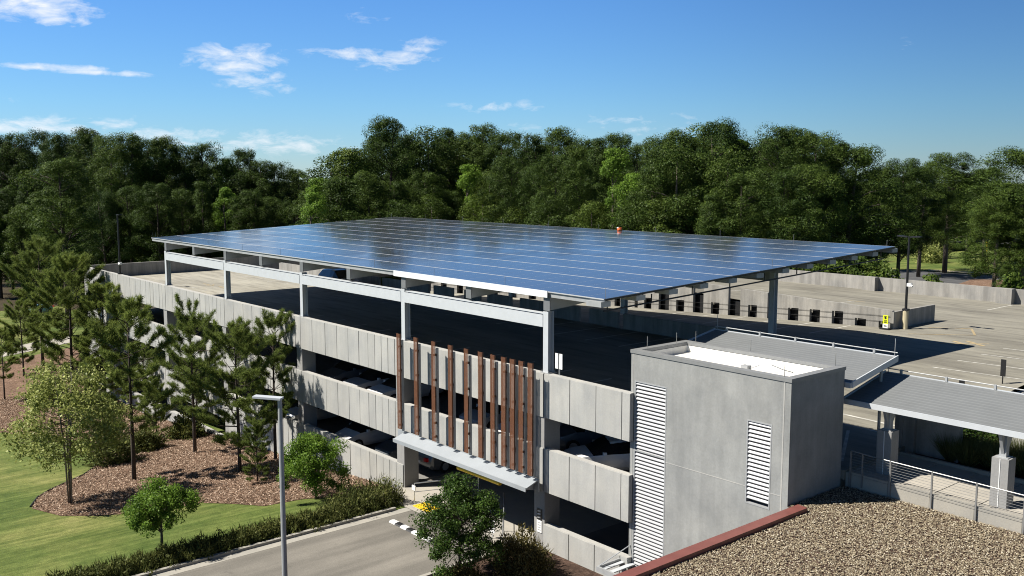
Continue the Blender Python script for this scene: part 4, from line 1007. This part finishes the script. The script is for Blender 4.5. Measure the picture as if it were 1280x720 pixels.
def tmin(px):
    """distance along the view at which the garage is cleared"""
    best = 112 if px < 115 else 0
    t = 20.0
    while t < 170:
        p = CAM+ray(px, 219)*t
        if -68 < p[0] < 30 and -1 < p[1] < 51: best = t
        t += .5
    return best
def put_tree(k, px, top, t, wide, label, group, base=None):
    p = CAM+ray(px, 219)*t; zb = base if base is not None else gzy(p[0], p[1]); ztop = (CAM+ray(px, top)*t)[2]
    H = ztop-zb; s = H/24.0; sw = wide*(.55+.45*s)
    c = place(FT[k], (p[0], p[1], zb-.1), random.uniform(0, 6.28), (sw, sw, s), k not in ft_used, label, group); ft_used.add(k); return c
SKY = [(-30, 168, 0), (0, 170, 1), (24, 166, 2), (52, 163, 3), (78, 168, 0), (112, 160, 1), (138, 168, 2), (164, 166, 3), (186, 174, 0), (208, 171, 1), (233, 181, 2), (257, 178, 3), (283, 196, 7), (306, 187, 0), (328, 200, 2), (346, 203, 3), (370, 211, 1),
       (398, 220, 7), (414, 196, 5), (436, 186, 6), (484, 148, 0), (512, 166, 3), (536, 160, 5), (560, 157, 4), (586, 166, 1), (606, 155, 2), (634, 166, 0), (666, 167, 3), (698, 160, 1), (726, 172, 2), (748, 169, 4), (772, 168, 0), (800, 178, 3), (822, 170, 2), (850, 163, 1), (876, 157, 5), (898, 152, 0), (922, 172, 7), (948, 172, 2), (974, 157, 3), (1000, 160, 1), (1020, 168, 0)]
npn = 0
KN = {0: 'dark round topped pine', 1: 'dark pine', 2: 'dark ragged pine', 3: 'dark broad pine', 4: 'narrow pointed conifer', 5: 'mid green broadleaf tree', 6: 'mid green spreading broadleaf tree', 7: 'bright green leafy tree'}
for i, (px, top, k) in enumerate(SKY):
    side = 'left forest skyline' if px < 385 else 'solar roof skyline'; idx = i if px < 385 else i-17
    dd = 24 if px > 385 else 66
    put_tree(k, px, top, max(tmin(px)+dd, 172 if px < 115 else 0)+random.uniform(-3, 5), 1.05 if k != 7 else .95, f'{KN[k]} on the {side}, {ordw(idx)} from left', 'trees along the forest skyline')
sk = lambda px: np.interp(px, [s_[0] for s_ in SKY], [s_[1] for s_ in SKY])
put_tree(1, 76, 198, 118, 1.25, 'broad sunlit pine standing before the left forest above the young pines', 'trees in the front rank of the forest')
fr_list = [(-34, 232, 0), (-14, 222, 4), (8, 236, 1), (30, 228, 4), (52, 240, 2), (72, 222, 4), (98, 236, 4), (128, 240, 0), (160, 232, 1), (195, 228, 2), (225, 236, 3), (252, 224, 4), (282, 232, 7), (312, 238, 0), (340, 246, 1), (366, 250, 2), (392, 238, 7), (425, 222, 6), (460, 214, 1), (498, 224, 4), (530, 214, 2), (560, 238, 0), (586, 203, 7), (612, 214, 5), (636, 196, 1), (666, 214, 3), (694, 192, 2), (722, 200, 0), (745, 226, 4), (768, 182, 7), (790, 214, 7), (816, 206, 3), (846, 180, 5), (874, 192, 6), (906, 184, 5), (930, 216, 0), (985, 212, 3), (1012, 204, 2)]
for i, (px, top, k) in enumerate(fr_list):
    put_tree(k, px, top, (tmin(px)+9 if px > 385 else max(tmin(px)+46, 158 if px < 115 else 0))+random.uniform(0, 5), .95 if k != 7 else .85, f'{KN[k]} in the front forest rank, {ordw(i)} from left', 'trees in the front rank of the forest')
for px in range(-40, 1030, 26):
    k = random.choice([0, 1, 2, 3, 0, 1, 5]); put_tree(k, px+random.uniform(-8, 8), sk(px)+random.uniform(10, 26), tmin(px)+(46 if px > 385 else 92)+random.uniform(-4, 8), 1.2, 'forest tree deep in the wood, mostly hidden behind nearer crowns', 'trees deep inside the forest')
for px in list(range(-30, 900, 48))+list(range(-20, 380, 20)):
    k = random.choice([5, 6, 4, 5]); tt = tmin(px)+5 if px > 385 else max(tmin(px)+random.choice([34, 42, 60]), 152); put_tree(k, px+random.uniform(-8, 8), sk(px)+random.uniform(75, 100), tt+random.uniform(0, 3), .9, 'low dark tree at the foot of the forest edge, only its top showing', 'low trees at the forest edge')
right = [(1060, 177, 8, 116, 1.3, 'big round pine with thick bare trunk beyond the solar roof corner'), (1040, 198, 9, 130, 1.1, 'dark pine just left behind the big round pine'), (1100, 207, 8, 142, 1.0, 'dark pine just right of the big round pine'), (1128, 198, 9, 140, 1.05, 'slim pine with thin straight trunk above the rooftop twin lamp'),
         (1154, 207, 8, 165, 1.15, 'dark pine between the slim pine and the pale trunk pine'), (1187, 191, 9, 172, 1.4, 'tall pine with pale bare trunk standing on the far lawn'), (1214, 216, 9, 190, 1.1, 'pine half hidden right of the pale trunk pine'), (1236, 208, 8, 180, 1.25, 'dark pine left behind the big right edge pine'),
         (1284, 184, 8, 128, 1.6, 'big dark pine cut by the right edge of the view'), (1250, 240, 9, 124, 1.0, 'leaning dark conifer in front of the right edge pine'), (1085, 228, 5, 175, .9, 'mid green broadleaf tree low between right pines'), (1168, 246, 5, 205, .8, 'low broadleaf tree behind the pale trunk pine'), (1140, 252, 6, 215, .9, 'low spreading tree far behind the slim pine'),
         (1265, 330, 4, 118, .7, 'young conifer right of the far wall end'), (1310, 250, 0, 120, 1.0, 'dark pine at the far right edge beyond the deck')]
for px, top, k, t_, w_, lb in right: put_tree(k, px, top, t_, w_, lb, 'pines on the far lawn', -9.0)
for px in range(1000, 1300, 13):
    put_tree(random.choice([5, 6, 5, 4]), px+random.uniform(-5, 5), 258+random.uniform(-8, 10), 248+random.uniform(0, 14), 1.2, 'low dark tree behind the far car park, one of a dense belt', 'low trees behind the far car park', -9.0)
for px in range(1020, 1310, 24):
    put_tree(random.choice([0, 1, 2, 5, 6]), px+random.uniform(-6, 6), 226+random.uniform(-8, 14), 255+random.uniform(0, 25), 1.1, 'distant tree in the backdrop beyond the far car park', 'distant trees beyond the car park', -9.0)

def young_pine(seed, H=10.0, cb=.26, Rr=2.1, dens=1.0):
    g = np.random.default_rng(seed); t = thing('young_pine', (0, 0, 0), 'young pine', 'tree')
    m_ = MB(); lean = g.normal(0, .18, 2); at_ = lambda s: np.array([lean[0]*s*s, lean[1]*s*s, H*s])
    m_.tube([at_(s) for s in (0, .2, .4, .6, .8, .97)], [.13, .115, .09, .065, .035, .012], 7)
    C_, D_ = [], []
    z = cb
    while z < .965:
        s_ = (z-cb)/(1-cb); nb = max(2, int(g.integers(3, 6)*dens+.3)); a0 = g.uniform(0, 6.28)
        L0 = Rr*(.30+.95*math.sin(math.pi*min(1, .18+.62*s_))**1.2)*(1.0-.55*s_**2.2)+.12 if s_ < .9 else .55
        for k in range(nb):
            if g.uniform() < .16: continue
            a = a0+6.283*k/nb+g.normal(0, .35); L = L0*g.uniform(.45, 1.25); el = R(10+40*s_+g.normal(0, 13)); p0 = at_(z+g.normal(0, .008))
            d = np.array([math.cos(a)*math.cos(el), math.sin(a)*math.cos(el), math.sin(el)])
            p1 = p0+d*L*.55+np.array([0, 0, -.05*L]); p2 = p0+d*L+np.array([0, 0, .16*L])
            m_.tube([p0, p1, p2], [.028, .017, .007], 4)
            nt_ = max(2, int(L/.26))
            for q in range(nt_):
                u = .5+.5*(q+.6)/nt_; pp_ = (p0*(1-u)**2+2*p1*u*(1-u)+p2*u*u)
                C_.append(pp_); D_.append(d+np.array([0, 0, .5]))
                if q < nt_:
                    for sg in (-1, 1):
                        if g.uniform() < .35: continue
                        sd = np.cross(d, [0, 0, 1.0])*sg+d*.9+np.array([0, 0, .45])+g.normal(0, .15, 3); sd /= np.linalg.norm(sd); bl = L*.30*(1.25-u)+.16
                        m_.tube([pp_, pp_+sd*bl], [.008, .004], 3)
                        for w_ in (.55, 1.0): C_.append(pp_+sd*bl*w_); D_.append(sd+np.array([0, 0, .5]))
        z += .058*g.uniform(.7, 1.3)*10/H
    C_.append(at_(.99)); D_.append(np.array([0, 0, 1.0]))
    C_, D_ = np.array(C_), unit(np.array(D_)); per = 34
    c = np.repeat(C_, per, 0)+g.normal(0, .05, (len(C_)*per, 3)); d = np.repeat(D_, per, 0)*.75+g.normal(0, .62, (len(C_)*per, 3))
    quads_obj('crown', blades(c, d, .26, .029, g), 'needle_young', t, k=3)
    m_.build('trunk', 'bark', t, smooth=True); return t
YP = [young_pine(31, 10, .28, 2.0, 1.25), young_pine(32, 10, .18, 2.2, 1.3), young_pine(33, 10, .32, 1.9, 1.3), young_pine(34, 10, .10, 2.3, 1.6)]
index_kids(); yp_used = set()
def put_young(k, px, py, top, label, dx=0):
    p = ground_at(px, py); p = np.array([p[0], min(p[1], -.9), 0]); p[2] = gz(p[0]); t = (p-CAM)@FW
    H = (219+0-top)/FOC*t+CAM[2]; H = CAM[2]+((219.4-top)/FOC)*t/1.0-p[2]; s = H/10.0
    place(YP[k], (p[0], p[1], p[2]-.05), random.uniform(0, 6.28), (s*.98, s*.98, s), k not in yp_used, label, 'young pines in front of the garage'); yp_used.add(k)
for k, px, py, top, lb in [(0, 168, 600, 376, 'young pine with tall bare black trunk in the open mulch, left of the maple'), (2, 244, 566, 380, 'young pine with reddish thin trunk in the mulch behind the maple top'), (1, 300, 590, 396, 'bushy young pine between the thin trunked pine and the lamp post'), (0, 352, 573, 393, 'young pine rising right behind the lamp post'),
                           (3, 92, 500, 318, 'large full young pine covering the far end of the parapet'), (1, 55, 458, 296, 'tall open young pine at the left beyond the mulch'), (2, 6, 500, 412, 'young pine cut by the left edge of the view'), (3, 132, 505, 352, 'dense young pine right beside the large full pine'), (1, 208, 520, 428, 'shorter young pine in the row close to the wall'),
                           (3, 322, 602, 520, 'small bushy pine sapling low beside the lamp post'), (3, 196, 548, 470, 'low bushy pine sapling against the garage wall'), (0, 272, 540, 430, 'slender young pine close to the wall between two larger pines'), (3, 118, 560, 470, 'low dark pine between the birch and the bare trunk pine'), (1, 30, 470, 372, 'young pine beside the pale path at the left')]:
    put_young(k, px, py, top, lb)

def leafy(name, seed, H, cz, rx, rz, n_p, per, size, mat, bk, stems, pr=(.35, .6), shell=(.4, 1.05)):
    g = np.random.default_rng(seed); t = thing(name, (0, 0, 0), name, 'tree')
    d = unit(g.normal(0, 1, (n_p, 3))); rr = g.uniform(.2, 1.12, (n_p, 1))**.45*(1+.13*np.sin(np.arctan2(d[:, 1:2], d[:, :1])*3+seed)+.10*np.sin(d[:, 2:]*6+seed))
    c = d*rr*np.array([rx, rx, rz])*.84+np.array([0, 0, cz])
    c[:, :2] *= np.clip(1.15-.38*(c[:, 2:]-cz)/rz, .5, 1.4)
    r = g.uniform(pr[0], pr[1], n_p)
    quads_obj('crown', crown_leaves(g, c, r, per, size, .85, .7, .8, shell), mat, t)
    m_ = MB()
    for sx, sy in stems:
        top = np.array([sx*5, sy*5, cz+rz*.75]); p0 = np.array([sx, sy, 0]); m_.tube([p0, p0*.6+top*.4*np.array([.5, .5, 1]), top], [.075/len(stems)**.4, .05, .015], 7)
    for i in range(0, n_p, 2):
        z0_ = max(.3*H, c[i][2]-g.uniform(.4, 1.0)); s = z0_/(cz+rz*.75); b_ = np.array([stems[i % len(stems)][0]*(1+4*s), stems[i % len(stems)][1]*(1+4*s), z0_]); m_.tube([b_, (b_+c[i])/2+np.array([0, 0, .08]), c[i]], [.025, .015, .006], 4)
    m_.build('trunk', bk, t, smooth=True); return t
def put_leafy(t, px, py, label, cat='tree', pos=None):
    p = ground_at(px, py) if pos is None else np.array(pos); t.location = (p[0], p[1], p[2]-.03); t['label'] = label; t['category'] = cat
put_leafy(leafy('birch_tree', 41, 8, 4.9, 2.9, 3.1, 170, 95, .14, 'birch', 'bark_pale', [(.0, 0), (.12, .05), (-.1, .08), (.05, -.1)], (.35, .75), (.1, 1.2)), 88, 629, 'pale airy multi stemmed tree at the point of the mulch bed')
put_leafy(leafy('maple_tree', 42, 3.4, 2.3, 1.45, 1.1, 64, 330, .085, 'bright', 'bark_grey', [(0, 0)], (.18, .5)), 203, 693, 'small bright green round maple on the lawn by the hedge')
put_leafy(leafy('street_tree', 43, 4, 2.1, 1.7, 1.75, 80, 330, .09, 'bright', 'bark_grey', [(0, 0)], (.2, .62)), 395, 624, 'leafy bright green tree right of the lamp post by the garage wall')
put_leafy(leafy('street_tree', 44, 4.5, 2.55, 1.6, 2.1, 100, 330, .082, 'maple_dark', 'bark_grey', [(0, 0)], (.2, .58)), 575, 727, 'dense deep green tree in front of the driveway entrance')

def shrub(name, seed, rx, ry, h, n, mat, label, pos, upright=.5, size=.13, group=None):
    g = np.random.default_rng(seed); t = thing(name, pos, label, 'shrub', group)
    d = unit(g.normal(0, 1, (n, 3))); d[:, 2] = np.abs(d[:, 2]); rr = g.uniform(.55, 1.05, (n, 1))
    lump = 1+.16*np.sin(d[:, :1]*7+seed)+.14*np.cos(d[:, 1:2]*8+seed*2)
    p = d*rr*lump*np.array([rx, ry, h]); nd = unit(d*(1-upright)+np.array([0, 0, upright])+g.normal(0, .35, (n, 3)))
    V1 = leaf_quads(p[:n*2//3], d[:n*2//3], size, g, .55, .7); o1 = quads_obj('foliage', V1+np.array(pos)*0, mat, t)
    b_ = blades(p[n*2//3:], nd[n*2//3:], size*2.2, size*.4, g); o2 = quads_obj('shoots', b_, mat, t, k=3)
    m_ = MB()
    for k in range(6):
        a = k*1.05; m_.tube([(pos[0], pos[1], pos[2]), (pos[0]+math.cos(a)*rx*.6, pos[1]+math.sin(a)*ry*.6, pos[2]+h*.7)], [.03, .01], 4)
    m_.build('stem', 'bark', t); return t
hy = -17.6; i = 0
while hy < -1.3:
    big = hy > -4.5; x = -9.2-.1*random.random()-(.5 if big else 0)
    shrub('hedge_shrub', 60+i, .74+(.5 if big else 0)*1, .85+.12*random.random(), .60+.1*random.random()+(.45 if big else 0), 2600, 'hedge', f'low clipped olive green shrub in the driveway hedge, {ordw(i)} from the bottom end', (x, hy, gz(x)), .7, .12, 'hedge along the driveway'); hy += 1.12; i += 1
p = ground_at(650, 712); shrub('bronze_shrub', 90, 1.35, 1.25, 1.45, 5200, 'bronze', 'large bronze olive shrub at the foot of the driveway column', (p[0], p[1], -7.9), .6, .13)
p = ground_at(585, 722); shrub('bronze_shrub', 91, .75, .8, .75, 2400, 'bronze', 'small olive shrub at the foot of the deep green tree', (p[0]+.3, p[1]-.5, -7.9), .6, .12)
for j, (px, py, rr, hh, lb) in enumerate([(140, 578, 1.5, 1.9, 'dark green bush at the back of the mulch left of the bare trunk pine'), (62, 505, 1.6, 1.6, 'dark bush in pine straw at the left behind the birch'), (108, 520, 1.6, 2.0, 'dark bush under the large full pine'), (180, 562, 1.2, 1.3, 'dark bush low against the wall behind the bare trunk pine'), (240, 545, 1.3, 1.5, 'dark bush beneath the thin trunked pine by the wall')]):
    q = ground_at(px, py); shrub('understory_shrub', 110+j, rr, rr, hh, 3000, 'hedge', lb, (q[0], min(q[1], -1.6), gz(q[0])), .3, .2, 'dark bushes in the pine straw')
for j, (x, y, rr, hh, lb) in enumerate([(14.0, 9.2, .75, 1.55, 'round green shrub beside the block wall under the walkway roof'), (14.9, 9.4, .7, 1.4, 'second round green shrub from the block wall')]):
    shrub('planter_shrub', 130+j, rr, rr, hh, 2200, 'maple_dark', lb, (x, y, -2.25), .2, .12, 'planter shrubs')
for j, (x, y) in enumerate([(14.0, 8.35), (14.7, 8.2), (15.3, 8.6), (15.9, 8.3), (16.5, 8.6), (17.1, 8.3), (17.9, 8.6), (18.7, 8.5), (15.0, 9.6), (16.1, 9.6), (17.2, 9.6)]):
    g = np.random.default_rng(150+j); n = 900; a = g.uniform(0, 6.28, n); rr = .22*np.sqrt(g.uniform(0, 1, n))
    c = np.stack([rr*np.cos(a), rr*np.sin(a), np.zeros(n)], 1); d = np.stack([np.cos(a)*rr*1.6, np.sin(a)*rr*1.6, np.full(n, .62)], 1)+g.normal(0, .12, (n, 3))
    o = quads_obj('grass_clump', blades(c, d, 1.05, .03, g), 'grassy', None, (x, y, -2.25), 3); tag(o, f'tall ornamental grass clump in the planter behind the walkway, {ordw(j)} planted from the block wall', 'grass', 'ornamental grasses in the planter')
BT = leafy('border_tree', 170, 9, 5.2, 2.4, 4.2, 90, 70, .34, 'broad', 'bark_grey', [(0, 0)], (.5, 1.0)); BT['category'] = 'tree'
index_kids(); bt_first = True
for j, (px, top, dd, w_) in enumerate([(978, 322, 3, 1), (996, 318, 5, 1.1), (1014, 326, 4, 1), (1033, 318, 7, 1.1), (1052, 322, 5, 1.15), (1070, 330, 4, .9), (1084, 316, 9, 1), (1102, 322, 6, 1.1), (1118, 332, 4, .8), (1170, 338, 5, .9), (1278, 336, 6, 1)]):
    t_ = tmin(px)+dd; p = CAM+ray(px, 219)*t_; H = (CAM+ray(px, top)*t_)[2]+9; s = H/9.4
    place(BT, (p[0], p[1], -9.05), random.uniform(0, 6.28), (s*w_, s*w_, s), bt_first, f'bushy green tree top showing above the far deck wall, {ordw(j)} from the left there', 'bushy trees behind the far wall'); bt_first = False
for px, py, rr, hh, mt_, lb in [(1162, 328, 2.6, 3.4, 'birch', 'rounded yellow green bush on the far lawn beside the rooftop lamp'), (1170, 322, 3.0, 8.5, 'hedge', 'dark upright evergreen behind the yellow green bush'), (1200, 300, 3, 3.0, 'hedge', 'low dark hedge bush at the edge of the far car park'), (1226, 299, 3, 3.2, 'hedge', 'low dark bush under the right pines by the yellow post')]:
    q = on_z(px, py, -9.0); shrub('lawn_shrub', int(px), rr, rr, hh, 2500, mt_, lb, (q[0], q[1], -9.0), .2, .4)

# ------------------------------------------------------------------ sky, sun, render
SUN = Vector((.5, .72, -1.0)).normalized()
W = bpy.data.worlds.new('World'); sc.world = W; W.use_nodes = True; t = W.node_tree
bg = t.nodes['Background']; out = t.nodes['World Output']
sky = t.nodes.new('ShaderNodeTexSky'); sky.sky_type = 'NISHITA'; sky.sun_disc = False
sky.sun_elevation = math.asin(-SUN.z); sky.sun_rotation = math.atan2(-SUN.x, -SUN.y) % (2*math.pi)
sky.altitude = 0; sky.air_density = 1.0; sky.dust_density = .0; sky.ozone_density = 6.0
def mth(op, a, b_=None, c_=None, clamp=False):
    n = t.nodes.new('ShaderNodeMath'); n.operation = op; n.use_clamp = clamp
    for s, v in enumerate((a, b_, c_)):
        if v is None: continue
        if isinstance(v, bpy.types.NodeSocket): t.links.new(v, n.inputs[s])
        else: n.inputs[s].default_value = v
    return n.outputs[0]
tc = t.nodes.new('ShaderNodeTexCoord'); sx = t.nodes.new('ShaderNodeSeparateXYZ'); t.links.new(tc.outputs['Generated'], sx.inputs[0])
az = mth('ARCTAN2', sx.outputs[0], sx.outputs[1]); el = mth('ARCSINE', sx.outputs[2])
def smooth(v, a, b_, lo, hi):
    n = t.nodes.new('ShaderNodeMapRange'); n.interpolation_type = 'SMOOTHSTEP'
    t.links.new(v, n.inputs[0])
    for k, q in enumerate((a, b_, lo, hi)): n.inputs[k+1].default_value = q
    return n.outputs[0]
mr_ = t.nodes.new('ShaderNodeMapRange'); t.links.new(el, mr_.inputs[0]); mr_.inputs[1].default_value = 0; mr_.inputs[2].default_value = .6
tint = ramp(t, mr_.outputs[0], [(0, (.66, .88, 1.16)), (.117, (.64, .94, 1.21)), (.333, (.59, .93, 1.30)), (.62, (.40, .54, .66)), (1, (.32, .41, .47))])
AZC = math.atan2(ray(700, 219)[0], ray(700, 219)[1]); AZR = math.atan2(ray(1290, 219)[0], ray(1290, 219)[1])
azf = mth('MULTIPLY', smooth(az, AZC-.1, AZR+.08, 1.0, .62), smooth(az, 1.5, 2.9, 1.0, 1.61))
sk_ = mixc(t, mixc(t, sky.outputs[0], tint, 1.0, 'MULTIPLY'), azf, 1.0, 'MULTIPLY')
t.links.new(sk_, bg.inputs[0]); bg.inputs[1].default_value = .061
def azel(px, py):
    d = ray(px, py); d = d/np.linalg.norm(d); return math.atan2(d[0], d[1]), math.asin(d[2])
blobs = [(45, 4, 85, 26, 1.0), (75, 26, 45, 10, .9), (60, 84, 90, 6, .95), (130, 91, 80, 5, .9), (300, 76, 75, 26, .95), (320, 100, 60, 22, .8), (440, 68, 70, 14, .8), (490, 76, 70, 16, .9), (525, 57, 34, 12, .85), (470, 20, 90, 20, .45), (620, 133, 75, 11, .75), (640, 160, 60, 10, .5), (800, 155, 110, 22, .62), (1137, 57, 18, 12, .5),
         (330, 180, 150, 16, .85), (60, 158, 170, 14, .9), (210, 168, 150, 13, .8), (410, 188, 60, 10, .7), (20, 124, 50, 7, .45), (150, 185, 60, 8, .4), (1170, 130, 90, 12, .35)]
mask = None
for px, py, a, b_, s in blobs:
    u, v = azel(px, py); ka, kb = FOC/a, FOC/b_
    dx = mth('MULTIPLY', mth('SUBTRACT', az, u), ka); dy = mth('MULTIPLY', mth('SUBTRACT', el, v), kb)
    e = mth('MULTIPLY', mth('POWER', 2.718, mth('MULTIPLY', mth('ADD', mth('MULTIPLY', dx, dx), mth('MULTIPLY', dy, dy)), -1.0)), s)
    mask = e if mask is None else mth('MAXIMUM', mask, e)
cv = t.nodes.new('ShaderNodeCombineXYZ'); t.links.new(mth('MULTIPLY', az, 30.0), cv.inputs[0]); t.links.new(mth('MULTIPLY', el, 78.0), cv.inputs[1])
nz = t.nodes.new('ShaderNodeTexNoise'); nz.inputs['Scale'].default_value = 1.0; nz.inputs['Detail'].default_value = 9; nz.inputs['Roughness'].default_value = .62; nz.inputs['Distortion'].default_value = .35
t.links.new(cv.outputs[0], nz.inputs['Vector'])
den = mth('MULTIPLY', mth('SUBTRACT', mth('ADD', mth('MULTIPLY', mask, .5), nz.outputs['Fac']), .775), 2.9, None, True)
den = mth('MULTIPLY', den, mth('MINIMUM', mth('MULTIPLY', mask, 1.5), .93))
cb_ = t.nodes.new('ShaderNodeBackground'); cb_.inputs[0].default_value = (.93, .96, 1.0, 1); cb_.inputs[1].default_value = .56
mx = t.nodes.new('ShaderNodeMixShader'); t.links.new(den, mx.inputs[0]); t.links.new(bg.outputs[0], mx.inputs[1]); t.links.new(cb_.outputs[0], mx.inputs[2]); t.links.new(mx.outputs[0], out.inputs[0])
sl_ = bpy.data.lights.new('sun', 'SUN'); so = bpy.data.objects.new('sun', sl_); col.objects.link(so)
sl_.energy = 5.0; sl_.angle = R(.53); sl_.color = (1.0, .95, .87); so.rotation_euler = SUN.to_track_quat('-Z', 'Y').to_euler(); so.location = (-40, -60, 80)
vs = sc.view_settings; vs.view_transform = 'Standard'; vs.look = 'None'; vs.exposure = 0.9; vs.gamma = 1.0; vs.use_curve_mapping = False
sc.render.engine = 'CYCLES'; cy = sc.cycles; cy.filter_width = 1.05
cy.use_denoising = True; cy.denoiser = 'OPENIMAGEDENOISE'; cy.denoising_input_passes = 'RGB_ALBEDO_NORMAL'; cy.denoising_prefilter = 'NONE'; cy.max_bounces = 8; cy.diffuse_bounces = 3; cy.glossy_bounces = 3; cy.transparent_max_bounces = 10; cy.transmission_bounces = 2
cy.sample_clamp_indirect = 6.0; cy.caustics_reflective = False; cy.caustics_refractive = False
